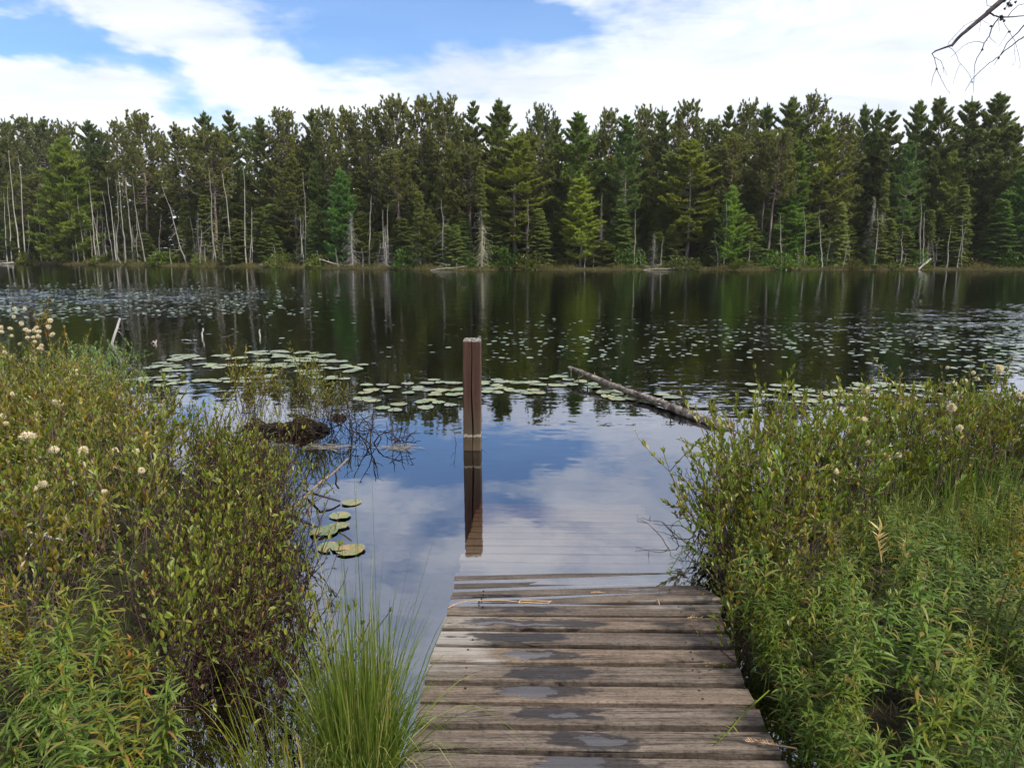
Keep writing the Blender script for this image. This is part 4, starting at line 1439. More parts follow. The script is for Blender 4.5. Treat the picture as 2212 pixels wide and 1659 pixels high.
def pad_mesh(seed, mat, n=22, rings=3):
    rng = np.random.RandomState(seed)
    mb = MB()
    a = np.linspace(.10, 2 * np.pi - .10, n)
    R = .125 * (1 + .035 * np.sin(a * 3 + rng.uniform(0, 6)) + .02 * rng.normal(size=n))
    V = [(0.02, 0, 0.0015)]
    for r in range(1, rings + 1):
        f = r / rings
        z = .002 + .0035 * np.sin(a * 2 + rng.uniform(0, 6)) * f ** 2 + .002 * rng.normal(size=n) * f + (.003 * (f == 1) * np.maximum(0, np.sin(a * 1.0 + rng.uniform(0, 6))))
        V += list(zip(R * f * np.cos(a), R * f * np.sin(a) * .94, np.maximum(z, .0005)))
    F3 = [(0, 1 + i, 2 + i) for i in range(n - 1)]
    F4 = []
    for r in range(rings - 1):
        b = 1 + r * n
        F4 += [(b + i, b + n + i, b + n + i + 1, b + i + 1) for i in range(n - 1)]
    base = mb.n
    mb.add(V, np.array(F3))
    mb.f.append(np.array(F4))
    return mb.mesh('lily_pad', mat, True)


PADS = [pad_mesh(s, pad_m) for s in range(5)]
SPOTTED = [pad_mesh(s + 50, spot_m, 26) for s in range(2)]
prng = np.random.RandomState(44)


def pad(fx, fy, wpx, label, group=None, col=None, spotted=False):
    """pad whose picture centre is (fx, fy) in full-size px and WPX wide"""
    p = ground_at(fx / 1.20563, fy / 1.20563, .006)
    depth = p.y
    w = wpx / 1.20563 / FPX * depth
    o = link('lily_pad', SPOTTED[prng.randint(2)] if spotted else PADS[prng.randint(5)])
    o.location = (p.x, p.y, .005 + prng.uniform(0, .004))
    s = w / .25
    o.scale = (s, s, 1)
    o.rotation_euler = (R_(prng.normal() * 1.0), R_(prng.normal() * 1.0), prng.uniform(0, 6.28))
    if col is None:
        col = [(1, 1, 1), (1.05, 1.05, .95), (.92, 1.02, .9), (1.0, .92, .95), (.9, .92, 1.02), (1.15, 1.1, .8)][prng.randint(6)]
    o.color = (*(np.array(col) * prng.uniform(.82, 1.05)), 1)
    tag(o, label, 'lily pad', group)
    return o


A = [(505, 145), (545, 142), (580, 148), (620, 140), (520, 160), (560, 172), (600, 162), (630, 155), (655, 150), (690, 172), (478, 178), (505, 184), (350, 210), (375, 206), (430, 212), (340, 230), (385, 232),
     (450, 230), (490, 228), (275, 247), (320, 243), (430, 258), (480, 243), (520, 242), (410, 275), (455, 272), (530, 270), (590, 268), (845, 148), (895, 145), (905, 154), (960, 170), (1035, 164), (1118, 121),
     (1200, 115), (1225, 113), (1190, 132), (1250, 130), (1290, 132), (1330, 112), (1370, 115), (1410, 119), (1500, 127), (1550, 118), (1640, 125), (1610, 148), (1680, 140), (1700, 155), (1760, 140), (1345, 142),
     (1385, 148), (1420, 155), (1450, 165), (1330, 158), (1500, 170), (1560, 168), (1440, 184), (1500, 190), (1560, 195), (1620, 178), (1640, 190), (1690, 185), (1720, 198), (1780, 188), (1810, 195), (1870, 195), (1220, 184),
     (670, 221), (705, 216), (790, 217), (780, 236), (850, 243), (880, 222), (930, 228), (965, 222), (1040, 230), (1070, 222), (1175, 213), (1175, 226), (1145, 241), (1230, 236), (1275, 226), (1300, 238), (1350, 230), (1370, 215),
     (1410, 241), (1450, 232), (1480, 217), (1705, 226), (1740, 248), (1800, 253), (1895, 228), (1890, 246), (1950, 240), (1980, 245), (2000, 256), (1925, 278), (1955, 270), (2040, 222), (1530, 272), (1580, 280), (1620, 290), (1670, 270),
     (1560, 298), (1645, 322), (1775, 336), (1785, 322), (1885, 336), (120, 345), (170, 343), (230, 333), (250, 350), (340, 327), (380, 345), (460, 320), (480, 350), (380, 388), (500, 372), (560, 368), (700, 352), (780, 350), (830, 358),
     (900, 338), (940, 362), (1060, 332), (1160, 322), (1190, 325), (1260, 324), (1280, 310), (1050, 360)]
for zx, zy in A:
    pad(300 + zx / 3.16, 880 + zy / 3.16, prng.uniform(24, 38) * (1.0 if zy < 300 else 1.15), 'pale round lily pad in the raft floating behind the peat hummock', 'lily pads behind the peat hummock')
Bm = [(115, 385), (205, 383), (265, 398), (140, 412), (230, 420), (105, 428), (345, 428), (340, 377), (445, 375), (520, 370), (485, 357), (395, 398), (400, 410), (460, 412), (530, 413), (500, 425), (490, 438), (590, 438), (610, 375),
      (615, 410), (635, 432), (580, 372), (420, 478), (460, 468), (510, 480), (290, 490), (575, 494), (440, 508), (770, 368), (760, 380), (830, 356), (850, 368), (900, 367), (940, 372), (990, 372), (1030, 370), (830, 388), (790, 405), (850, 400), (895, 408),
      (830, 424), (780, 422), (960, 420), (910, 415), (1000, 430), (1030, 412), (1060, 428), (1090, 350), (1150, 340), (1190, 340), (1060, 382), (1035, 384), (1150, 386), (1180, 388), (1235, 381), (1225, 356), (1290, 366), (1350, 382), (1365, 396),
      (1410, 427), (1490, 436), (1440, 448), (1430, 420), (1490, 460), (1560, 460), (1735, 438), (1790, 452), (1500, 420), (200, 510), (270, 522), (90, 460), (150, 470)]
for zx, zy in Bm:
    pad(900 + zx / 2.1067, 820 + zy / 2.1067, prng.uniform(30, 46) * (1 + (zy - 400) / 500), 'pale green lily pad floating in the loose raft around the post and log tip', 'lily pads between post and log',
        [(1.05, 1.05, .95), (.95, .92, 1.02), (1.2, 1.05, .8), (1, 1.05, .9)][prng.randint(4)])
Cr = [(740, 375), (875, 381), (960, 384), (770, 415), (815, 432), (870, 405), (905, 412), (940, 420), (985, 418), (1040, 408), (1000, 436), (1075, 436), (1150, 420), (1205, 412), (1165, 432), (1250, 432), (1290, 398), (1320, 372), (1360, 400),
      (1060, 466), (1120, 466), (1190, 462), (1230, 472), (1290, 466), (1160, 476), (1010, 470), (1340, 438), (1400, 440), (1420, 385), (1480, 380), (1560, 380), (1640, 384), (1500, 410), (1620, 400), (1700, 405), (1680, 440), (1780, 430), (1460, 372), (1340, 385), (1560, 430), (1850, 440)]
for zx, zy in Cr:
    pad(1600 + zx / 2.073, 820 + zy / 2.073, prng.uniform(34, 46), 'pale yellowish lily pad in the raft behind the right bank shrubs', 'lily pads behind the right bank shrubs', [(1.15, 1.12, .85), (1.0, 1.02, .95), (.98, .95, 1.0)][prng.randint(3)])
pad(759 * 1.2056, 1085 * 1.2056, 54, 'speckled lily pad alone at the tip of the dark stick near the left bank', None, (1, 1, 1), True)
pad(735 * 1.2056, 1114 * 1.2056, 60, 'speckled lily pad with a notch, upper one of two beside the left bank twigs', None, (1, 1.05, .95), True)
pad(733 * 1.2056, 1136 * 1.2056, 56, 'speckled lily pad, lower one of two beside the left bank twigs', None, (.95, 1.05, .95), True)
pad(756 * 1.2056, 1188 * 1.2056, 84, 'large yellowing lily pad with brown edges near the grass tussock', None, (1.2, 1.05, .8), True)
pad(700 * 1.2056, 1148 * 1.2056, 80, 'dull green lily pad half hidden by the hanging left bank twigs', None, (.8, .95, .8), True)
pad(712 * 1.2056, 1182 * 1.2056, 70, 'grey green lily pad tucked behind the large yellowing one', None, (.85, .9, .95), True)

# far beds: the pads that show largest are things of their own, the rest one mass
far = []
for i_ in range(2300):
    px = 760 * prng.rand() ** 1.25 - 40
    py = prng.uniform(611, 700) + prng.normal() * 3
    if py > 690 - .02 * px + prng.normal() * 5 or (px > 420 and prng.rand() < (px - 420) / 330) or prng.rand() < (py < 625) * .4:
        continue
    far.append((px, py, 0))
for i_ in range(1000):
    px = 2250 - 1200 * prng.rand() ** 2.1
    py = 735 + prng.normal() * 24 + (2212 - px) * -.004
    if px > 2040:
        py = prng.uniform(690, 812)
    if py < 668 or py > 822:
        continue
    far.append((px, py, 1))
for i_ in range(60):
    far.append((prng.uniform(380, 1200), prng.uniform(690, 790), 1))
far = [f for f in far if not (f[1] > 750 and 250 < f[0] < 800)]
far.sort(key=lambda f: -f[1])
NEAR_PADS = 300 - len(A) - len(Bm) - len(Cr) - 6
mb = MB()
for i_, (px, py, side) in enumerate(far):
    p = ground_at(px, py, .005)
    if i_ < max(0, NEAR_PADS):
        o = pad(px * 1.20563, py * 1.20563, prng.uniform(.045, .095) * FPX / p.y * 1.2056, 'small pale lily pad scattered on the open water in the outer bed', 'lily pads scattered on the open water')
        continue
    r = prng.uniform(.02, .07) if side == 0 else prng.uniform(.018, .060) * (1.25 if px > 2000 else 1)
    a = np.linspace(0, 2 * np.pi, 9)[:-1] + prng.uniform(0, 6)
    tx, ty = prng.normal(size=2) * (.06 if side else .09)
    z = .008 + r * (np.cos(a) * tx + np.sin(a) * ty)
    V = np.column_stack([p.x + r * np.cos(a), p.y + r * np.sin(a), z + r * (abs(tx) + abs(ty))])
    b_ = mb.n
    mb.add(V, [list(range(8))])
tag(link('lily_pads', mb.mesh('lily_pads', pad_m), None, (.80, .85, .98)), 'countless small lily pads on the far open water', 'lily pads', kind='stuff')

# ================================================================== STICKS IN THE WATER
def stick(name, pts, r0, r1, label, cat='stick', mat='deadwood', col=(1, 1, 1), side=(), group=None):
    mb = MB()
    P = np.array([np.array(p) for p in pts])
    T = np.linspace(0, len(P) - 1, max(10, 4 * len(P)))
    Q = np.stack([np.interp(T, range(len(P)), P[:, q]) for q in range(3)], -1)
    tube(mb, Q, np.linspace(r0, r1, len(Q)), 7, True)
    for s in side:
        S_ = np.array([np.array(p) for p in s[0]])
        tube(mb, S_, np.linspace(s[1], s[1] * .4, len(S_)), 5)
    return tag(link(name, mb.mesh(name, M[mat]), None, col), label, cat, group)


b = ground_at(242, 742, 0)
Y = b.y
stick('stick', [b + Vector((0, 0, -.15)), b, at_dist(247, 725, Y), at_dist(254, 705, Y), at_dist(259, 688, Y)], .026, .018, 'thick bleached white stick standing slanted in the water by the left bank', col=(1.7, 1.68, 1.65),
      side=[([at_dist(253, 708, Y), at_dist(258, 711, Y - .02)], .007), ([at_dist(251, 714, Y), at_dist(258, 717, Y), at_dist(264, 724, Y)], .004)])
b = ground_at(437, 728, 0)
Y = b.y
stick('stick', [b + Vector((0, 0, -.1)), b, at_dist(436, 720, Y), at_dist(439, 714, Y), at_dist(438, 709, Y)], .016, .012, 'thin bent white stick upright in the water left of the hummock', col=(1.6, 1.58, 1.55))
b = ground_at(562, 727, 0)
Y = b.y
stick('stick', [b + Vector((0, 0, -.1)), b, at_dist(560, 718, Y), at_dist(561, 712, Y)], .016, .012, 'short straight white stick upright in the water above the hummock', col=(1.6, 1.58, 1.55))
b = ground_at(336, 742, 0)
Y = b.y
stick('stick', [b + Vector((0, 0, -.1)), b, at_dist(338, 735, Y)], .016, .012, 'tiny white stub beside a dark twig in the water', col=(1.4, 1.38, 1.35), side=[([b, at_dist(331, 738, Y), at_dist(326, 742, Y)], .01), ([b, at_dist(330, 735, Y)], .006)])
b = ground_at(393, 735, .01)
stick('stick', [b, ground_at(400, 734, .03), ground_at(412, 736, .02), ground_at(415, 738, -.02)], .012, .006, 'thin grey twig lying almost flat on the water left of the bent white stick')
b = ground_at(480, 729, 0)
stick('stick', [b, ground_at(492, 727, .05), ground_at(505, 722, .10), ground_at(508, 716, .16)], .009, .003, 'thin arched grey twig bowing out of the water', col=(.6, .55, .5))

# pale branch reaching over the water with its dark companion
b = ground_at(640, 1092, .05)
Y = b.y
stick('stick', [b + Vector((-.12, -.03, -.08)), b, at_dist(690, 1043, Y + .12), at_dist(720, 1022, Y + .2), at_dist(752, 990, Y + .25)], .012, .005, 'pale brown branch pointing up over the water from the left bank', col=(.8, .62, .5))
b = ground_at(655, 1058, .02)
stick('stick', [b, ground_at(690, 1070, .06), ground_at(715, 1077, .04), ground_at(735, 1083, .012)], .008, .006, 'dark wet stick lying low on the water toward the speckled lily pad', col=(.16, .12, .10))
b = ground_at(727, 1032, 0)
stick('stick', [b + Vector((0, 0, -.05)), b, at_dist(724, 1018, b.y), at_dist(730, 1008, b.y)], .008, .006, 'short black stub poking out of the water under the pale branch', col=(.15, .12, .10))

# drowned shrub skeletons near the hummock
twr = np.random.RandomState(19)
dark_twig = bark_mat('wet_black_twigs', (.018, .013, .011), (.06, .042, .034), (30, 30, 8))
M['darktwig'] = dark_twig


def drowned_twigs(name, base_pts, label, n=9, h=.35, lean=0.0, r=.005, cat='dead shrub', pod=False):
    mb = MB()
    c0 = np.mean(np.array([np.array(b_) for b_ in base_pts]), 0)
    for q in range(n):
        b_ = np.array(base_pts[q % len(base_pts)]) + np.array([twr.normal() * .03, twr.normal() * .03, -.05])
        a = twr.uniform(0, 6.28)
        d = unit(np.array([math.cos(a) * .55 + lean, math.sin(a) * .45, twr.uniform(.5, 1.2)]))
        p = b_.copy()
        path = [p]
        for s in range(6):
            d = unit(d + twr.normal(size=3) * .28)
            p = p + d * h / 5 * twr.uniform(.7, 1.2)
            path.append(p)
            if s > 0 and twr.rand() < .6:
                d2_ = unit(d + twr.normal(size=3) * .8)
                e_ = p + d2_ * h * .22
                tube(mb, [p, (p + e_) / 2 + twr.normal(size=3) * .01, e_ + twr.normal(size=3) * .02], [r * .6, r * .5, r * .3], 4)
        tube(mb, path, np.linspace(r, r * .4, len(path)), 5)
    if pod:
        pass
    return tag(link(name, mb.mesh(name, dark_twig)), label, cat)


drowned_twigs('drowned_shrub', [ground_at(800, 960), ground_at(812, 962)], 'black drowned twigs rising from a dark pointed root in the open water', 5, .34, .0, .007)
drowned_twigs('drowned_shrub', [ground_at(845, 948), ground_at(858, 955), ground_at(872, 950)], 'zigzag black twigs farthest right of the hummock', 9, .32, .1, .006)
drowned_twigs('drowned_shrub', [ground_at(715, 905), ground_at(735, 915), ground_at(758, 925), ground_at(770, 935)], 'tangle of bare dark twigs between the hummock and the open water', 22, .36, .18, .0055)
drowned_twigs('drowned_shrub', [ground_at(985, 955), ground_at(992, 965)], 'faint bent twig in the water just left of the post', 2, .22, -.2, .003)

# ================================================================== BOG PLANTS
def make_shrub(seed, H=.55, spread=.16, nst=10, nl=13, shoots=3, leaf=(.024, .043), bare=.30, lean=(0, 0), wleaf=.40):
    rng = np.random.RandomState(seed)
    st, fo = MB(), MB()
    P, D = [], []

    def shoot(p, d, L, r, start, n):
        path = [p]
        m_ = 6
        for s in range(m_):
            d = unit(d + rng.normal(size=3) * .13 + np.array([0, 0, .13]))
            p = p + d * L / m_
            path.append(p)
        path = np.array(path)
        tube(st, path, np.linspace(r, r * .45, m_ + 1), 4)
        if n:
            t = np.sort(rng.uniform(start, 1.0, n))
            tt = t * m_
            C = np.stack([np.interp(tt, range(m_ + 1), path[:, q]) for q in range(3)], -1)
            G = unit(np.stack([np.interp(tt, range(m_ + 1), np.gradient(path[:, q])) for q in range(3)], -1))
            a = np.arange(n) * 2.4 + rng.uniform(0, 6)
            ref = unit(np.cross(G, rng.normal(size=3)))
            oth = np.cross(G, ref)
            o_ = np.cos(a)[:, None] * ref + np.sin(a)[:, None] * oth
            P.append(C)
            D.append(unit(G * rng.uniform(.7, 1.5, n)[:, None] + o_ * .55 + np.array([0, 0, .40])))
        return path
    for q in range(nst):
        a = rng.uniform(0, 6.28)
        rr_ = spread * math.sqrt(rng.rand())
        p = np.array([rr_ * math.cos(a), rr_ * math.sin(a), -.06])
        d = unit(np.array([math.cos(a) * .35 + lean[0], math.sin(a) * .35 + lean[1], 1.0]) + rng.normal(size=3) * .16)
        L = H * rng.uniform(.7, 1.15) + .06
        path = shoot(p, d, L, .0032, bare + .15, int(nl * .8))
        for s in range(shoots):
            i0 = rng.randint(2, 6)
            dd = unit(path[i0] - path[i0 - 1] + rng.normal(size=3) * .45 + np.array([0, 0, .25]))
            shoot(path[i0], dd, L * rng.uniform(.22, .5), .0019, .15, nl)
        for s in range(2):
            i0 = rng.randint(1, 4)
            dd = unit(path[i0] - path[i0 - 1] + rng.normal(size=3) * .8)
            shoot(path[i0], dd, L * rng.uniform(.15, .4), .0016, .3, 0)
    if P:
        P_, D_ = np.concatenate(P), np.concatenate(D)
        n = len(P_)
        L_ = rng.uniform(leaf[0], leaf[1], n)
        N_ = unit(np.cross(D_, np.cross(np.array([0, 0, 1.0]), D_) + rng.normal(size=(n, 3)) * .35))
        leaves(fo, P_, D_, N_, L_, L_ * wleaf * rng.uniform(.8, 1.2, n), .18)
    return [('stems', st.mesh('stems', M['twig']))] + ([('foliage', fo.mesh('foliage', M['leaf']))] if P else [])


SHRUB = [make_shrub(100 + s) for s in range(6)]
TALL = [make_shrub(120 + s, .62, .13, 9, 15, bare=.42) for s in range(3)]
TWIGGY = [make_shrub(130 + s, .50, .20, 20, 5, 4, bare=.5) for s in range(3)]
LEANR = [make_shrub(140 + s, .62, .10, 9, 8, 3, bare=.5, lean=(.62, -.1)) for s in range(3)]
LEANL = [make_shrub(150 + s, .50, .10, 10, 9, 3, bare=.5, lean=(-.38, -.1)) for s in range(3)]
NARROW = [make_shrub(160 + s, .56, .14, 12, 16, 2, leaf=(.028, .045), bare=.2, wleaf=.2) for s in range(2)]


def put(parts, name, loc, label, cat, group=None, rz=0.0, s=1.0, sz=None, tint=(1, 1, 1), stem=(1, 1, 1)):
    o = empty(name, loc, rz)
    o.scale = (s, s, sz or s)
    tag(o, label, cat, group)
    for nm, me in parts:
        link(nm, me, o, tint if nm in ('foliage', 'leaves', 'young_leaves', 'blades') else stem)
    return o


vr = np.random.RandomState(303)


def scatter(poly, x0, x1, y0, y1, step, keep, jit=.42):
    out = []
    ys = np.arange(y0, y1, step * .88)
    for r, y in enumerate(ys):
        for x in np.arange(x0, x1, step) + (r % 2) * step / 2:
            xx = x + vr.uniform(-jit, jit) * step
            yy = y + vr.uniform(-jit, jit) * step
            if poly_sd(poly, xx, yy) > .02 and keep(xx, yy):
                out.append((xx, yy))
    return out


def gz(x, y):
    return float(bog_z(np.array([x]), np.array([y]))[0])


# left bank leatherleaf
LB = scatter(LEFT_BANK, -6.4, -.8, 2.55, 8.2, .295, lambda x, y: x > -.745 * y - .25 and not (y > 6.6 and x > -.30 * y))
for x, y in LB:
    if float(poly_sd(LEFT_BANK, x, y)) < .36 and y < 4.8 and x > -2.4:
        continue
    tw = (-1.9 < x < -1.0 and 3.3 < y < 5.0 and vr.rand() < .5)
    far_ = y > 5.4
    tint = np.array([(1, 1, 1), (1.12, 1.0, .9), (.88, 1.0, .95), (1.15, .88, .8)][vr.choice(4, p=[.4, .25, .2, .15])]) * vr.uniform(.85, 1.12)
    sc = vr.uniform(.72, 1.14) * (1.0 if y > 3.2 else .9)
    if tw:
        put(TWIGGY[vr.randint(3)], 'bog_shrub', (x, y, gz(x, y)), 'purplish twiggy shrub with few leaves on the inner left bank', 'shrub', 'bare purplish shrubs of the left bank', vr.uniform(0, 6.28), sc, None, tuple(tint), (1.2, .95, 1.15))
    else:
        put(SHRUB[vr.randint(6)], 'bog_shrub', (x, y, gz(x, y)), 'olive and rust leaved bog shrub in the dense thicket on the left bank', 'shrub', 'bog shrubs of the left bank', vr.uniform(0, 6.28), sc, None, tuple(tint))
# the leaning fringe over the water on the left
for i_ in range(26):
    t_ = (i_ + vr.rand()) / 26
    y = 2.5 + t_ * 3.4
    x = np.interp(y, [1.9, 2.4, 3.0, 3.7, 4.4, 5.1, 5.9], [-.94, -1.24, -1.50, -1.62, -1.80, -2.2, -3.0]) + vr.uniform(-.12, .12)
    put(LEANR[i_ % 3], 'leaning_shrub', (x, y, .01), 'shrub with wiry dark stems leaning out over the water from the left bank', 'shrub', 'shrubs leaning from the left bank', vr.uniform(-.5, .5), vr.uniform(.75, 1.0), None,
        tuple(np.array((1.0, 1.0, .95)) * vr.uniform(.85, 1.1)), (.5, .42, .42))
# almost leafless dark stems hanging over the water in front of them
HANG = [make_shrub(170 + s, .60, .12, 13, 3, 4, bare=.62, lean=(.6, -.05)) for s in range(3)]
for i_ in range(27):
    y = 2.35 + (i_ + vr.rand()) / 27 * 2.9
    x = np.interp(y, [1.9, 2.4, 3.0, 3.7, 4.4, 5.1, 5.9], [-.94, -1.24, -1.50, -1.62, -1.80, -2.2, -3.0]) + vr.uniform(-.10, .32)
    put(HANG[i_ % 3], 'hanging_shrub', (x, y, -.04), 'nearly leafless dark twiggy shrub standing in the water at the left bank edge', 'shrub', 'leafless shrubs in the water at the left bank', vr.uniform(-.7, .7), vr.uniform(.75, 1.1), None, (.95, .95, .9), (.42, .31, .29))
# grey green shrubs at the back
for i_, (px, py) in enumerate([(170, 838), (195, 836), (215, 842), (235, 845), (255, 852), (205, 850), (275, 868), (225, 860)]):
    p = ground_at(px, py + 18, 0)
    put(NARROW[i_ % 2], 'grey_green_shrub', (p.x, p.y, .03), 'blue grey leaved shrub in the clump at the back of the left bank', 'shrub', 'blue grey shrubs at the back of the left bank', vr.uniform(0, 6), vr.uniform(.85, 1.1), None, (.95, 1.35, 2.6))
p = ground_at(140, 845, 0)
put(TALL[0], 'bog_shrub', (p.x, p.y, .03), 'tallest rust tipped shrub sticking up at the back edge of the left bank', 'shrub', None, 0, 1.05, 1.25, (1.25, .85, .7))

# right bank leatherleaf: dense along the water, thinning to the herbs
def keep_r(x, y):
    if x > .745 * y + .25:
        return False
    if y < 2.75:
        return False
    lim = np.interp(x, [.95, 1.25, 1.7, 2.3, 3.2, 5], [2.75, 2.95, 3.75, 4.35, 4.8, 5.0])
    return y > lim


RB = scatter(RIGHT_BANK, .95, 5.4, 2.7, 6.5, .27, keep_r)
for x, y in RB:
    tint = np.array([(1, 1.02, 1), (1.1, 1.0, .9), (.85, 1.05, .9), (1.2, 1.12, .85)][vr.randint(4)]) * vr.uniform(.85, 1.1)
    edge_ = x < np.interp(y, [2.7, 4.2, 4.75], [1.25, 1.45, 1.75])
    put(SHRUB[vr.randint(6)], 'bog_shrub', (x, y, gz(x, y)), 'olive leaved bog shrub in the thicket on the right bank', 'shrub', 'bog shrubs of the right bank', vr.uniform(0, 6.28), vr.uniform(.85, 1.12) * (1.08 if y > 3.6 else .85), None, tuple(tint))
for i_, (x, y, s) in enumerate([(1.38, 4.0, 1.15), (1.50, 4.25, 1.2), (1.66, 4.4, 1.15), (1.86, 4.55, 1.1), (2.1, 4.7, 1.1), (1.34, 3.7, 1.1)]):
    put(TALL[i_ % 3], 'bog_shrub', (x, y, .02), 'tall upright shrub on the corner of the right bank beside the log', 'shrub', 'tall shrubs on the right bank corner', vr.uniform(0, 6), s, None, tuple(np.array((1.05, 1.0, .9)) * vr.uniform(.9, 1.1)))
for i_ in range(15):
    y = 2.6 + (i_ + vr.rand()) / 15 * 1.75
    x = np.interp(y, [2.2, 2.9, 3.5, 4.2], [1.04, 1.10, 1.20, 1.36]) + vr.uniform(-.03, .12)
    put(LEANL[i_ % 3], 'leaning_shrub', (x, y, .0), 'dark stemmed shrub leaning over the water from the right bank', 'shrub', 'shrubs leaning from the right bank', vr.uniform(-.5, .5), vr.uniform(.6, .85) if y < 3.4 else vr.uniform(.85, 1.05), None,
        tuple(np.array((1.0, 1.0, .9)) * vr.uniform(.85, 1.1)), (.42, .36, .36))
mbt = [ground_at(1508, 1195), ground_at(1518, 1165), ground_at(1522, 1130)]
drowned_twigs('bare_shrub', mbt, 'bare black twigs curving out over the water left of the right bank shrubs', 18, .34, -.22, .0032)

# ------------------------------------------------------------------ narrow leaved herbs
def make_herb(seed, H=.46, nst=3, spread=.07, L=(.055, .085), tip=True):
    rng = np.random.RandomState(seed)
    st, fo, yo = MB(), MB(), MB()
    for q in range(nst):
        a = rng.uniform(0, 6.28)
        p = np.array([spread * math.cos(a) * rng.rand(), spread * math.sin(a) * rng.rand(), -.03])
        h = H * rng.uniform(.72, 1.12)
        d = unit(np.array([rng.normal() * .12, rng.normal() * .12, 1]))
        m_ = 7
        path = [p]
        for s in range(m_):
            d = unit(d + rng.normal(size=3) * .05)
            p = p + d * h / m_
            path.append(p)
        path = np.array(path)
        tube(st, path, np.linspace(.0026, .0014, m_ + 1), 5)
        nwh = int(h / .026)
        t = np.linspace(.22, .95, nwh)
        C, A_, Ls = [], [], []
        for i_, tt in enumerate(t):
            kk = 3 if rng.rand() < .6 else 2
            for j_ in range(kk):
                C.append([np.interp(tt * m_, range(m_ + 1), path[:, w]) for w in range(3)])
                A_.append(i_ * 1.2 + j_ * 6.28 / kk + rng.normal() * .25)
                Ls.append(np.interp(tt, [.2, .5, .8, .95], [.75, 1.0, .9, .55]) * rng.uniform(L[0], L[1]))
        C, A_, Ls = np.array(C), np.array(A_), np.array(Ls)
        e = rng.uniform(.25, .75, len(C))
        D = unit(np.column_stack([np.cos(A_), np.sin(A_), e]))
        strips(fo, C, D, np.tile([0, 0, 1.0], (len(C), 1)) + rng.normal(size=(len(C), 3)) * .25, Ls, Ls * rng.uniform(.10, .15, len(C)), rng.uniform(.25, .75, len(C)), 4)
        nt = 12
        a = rng.uniform(0, 6.28, nt)
        D = unit(np.column_stack([np.cos(a) * .55, np.sin(a) * .55, rng.uniform(.5, 1.4, nt)]))
        strips(yo if tip else fo, np.repeat(path[-1:], nt, 0) - np.array([0, 0, 1.0]) * rng.uniform(0, .03, nt)[:, None], D, rng.normal(size=(nt, 3)) * .3 + np.array([0, 0, 1.0]), rng.uniform(.02, .04, nt), np.full(nt, .005), np.full(nt, .1), 3)
    out = [('stems', st.mesh('stems', M['herb'])), ('leaves', fo.mesh('leaves', M['herb']))]
    if tip:
        out.append(('young_leaves', yo.mesh('young_leaves', M['herb_tip'])))
    return out


HERB = [make_herb(200 + s, .46, 3, .08, (.065, .100)) for s in range(5)] + [make_herb(210 + s, .5, 3, .1, (.075, .115)) for s in range(2)]
# right bank
def keep_hr(x, y):
    return x < .745 * y + .3 and y < np.interp(x, [.95, 1.3, 1.7, 2.3, 3.2], [2.95, 3.1, 3.55, 3.95, 4.2]) and y > 1.25


HR = scatter(RIGHT_BANK, 1.0, 3.6, 1.25, 4.3, .172, keep_hr)
HL = scatter(LEFT_BANK, -2.4, -.8, 1.25, 2.75, .172, lambda x, y: x > -.745 * y - .3 and y < np.interp(x, [-2.4, -1.6, -1.1, -.8], [2.55, 2.5, 2.45, 2.2]))
vr.shuffle(HR)
HR = HR[:300 - len(HL)] if len(HR) + len(HL) > 300 else HR
for lst, lb, gp, hs in ((HR, 'narrow leaved green herb in the dense stand along the right side of the dock', 'narrow leaved herbs of the right bank', 1.0), (HL, 'narrow leaved green herb in the stand at the lower left corner', 'narrow leaved herbs of the left bank', .95)):
    for x, y in lst:
        ti = [(1, 1, 1), (.95, 1.05, 1.1), (1.2, 1.08, .8), (1.45, .95, .7), (.8, .95, .9)][vr.choice(5, p=[.38, .22, .2, .08, .12])]
        put(HERB[vr.randint(7)], 'bog_herb', (x, y, gz(x, y)), lb, 'herb', gp, vr.uniform(0, 6.28), vr.uniform(.62, 1.2) * hs * (np.interp(y, [2.7, 3.6], [1, .72])) * (1 if y > 1.6 else .9), None, tuple(np.array(ti) * vr.uniform(.85, 1.15)), ti)

for i_ in range(16):
    y = 1.55 + i_ * .085
    x = np.interp(y, [1.3, 2.2, 2.9], [.985, 1.0, 1.03]) + vr.uniform(-.02, .05)
    put(HERB[vr.randint(7)], 'bog_herb', (x, y, 0), 'narrow leaved green herb standing in the black water right beside the planks', 'herb', 'herbs beside the plank ends', vr.uniform(0, 6.28), vr.uniform(.5, .85), None, (.9, .95, .85), (1, 1, 1))
# arching sprig over the dock edge at the water line, one drooping sprig on the planks
def sprig(pts, label, nleaf=26, L=.05, mat='herb', col=(1, 1, 1), cat='sprig', up=.5):
    mb = MB()
    P = np.array([np.array(p) for p in pts])
    T = np.linspace(0, len(P) - 1, 16)
    Q = np.stack([np.interp(T, range(len(P)), P[:, q]) for q in range(3)], -1)
    tube(mb, Q, np.linspace(.0028, .0012, 16), 5)
    t = np.linspace(.15, 1, nleaf) * 15
    C = np.stack([np.interp(t, range(16), Q[:, q]) for q in range(3)], -1)
    G = unit(np.stack([np.interp(t, range(16), np.gradient(Q[:, q])) for q in range(3)], -1))
    a = np.arange(nleaf) * 2.2
    ref = unit(np.cross(G, np.array([0.1, .2, 1.0])))
    o_ = np.cos(a)[:, None] * ref + np.abs(np.sin(a))[:, None] * np.cross(ref, G)
    strips(mb, C, unit(G * .6 + o_), np.tile([0, 0, 1.0], (nleaf, 1)) + vr.normal(size=(nleaf, 3)) * .3, vr.uniform(.5, 1.1, nleaf) * L, np.full(nleaf, L * .13), np.full(nleaf, .15), 3)
    return tag(link('sprig', mb.mesh('sprig', M[mat]), None, col), label, cat)


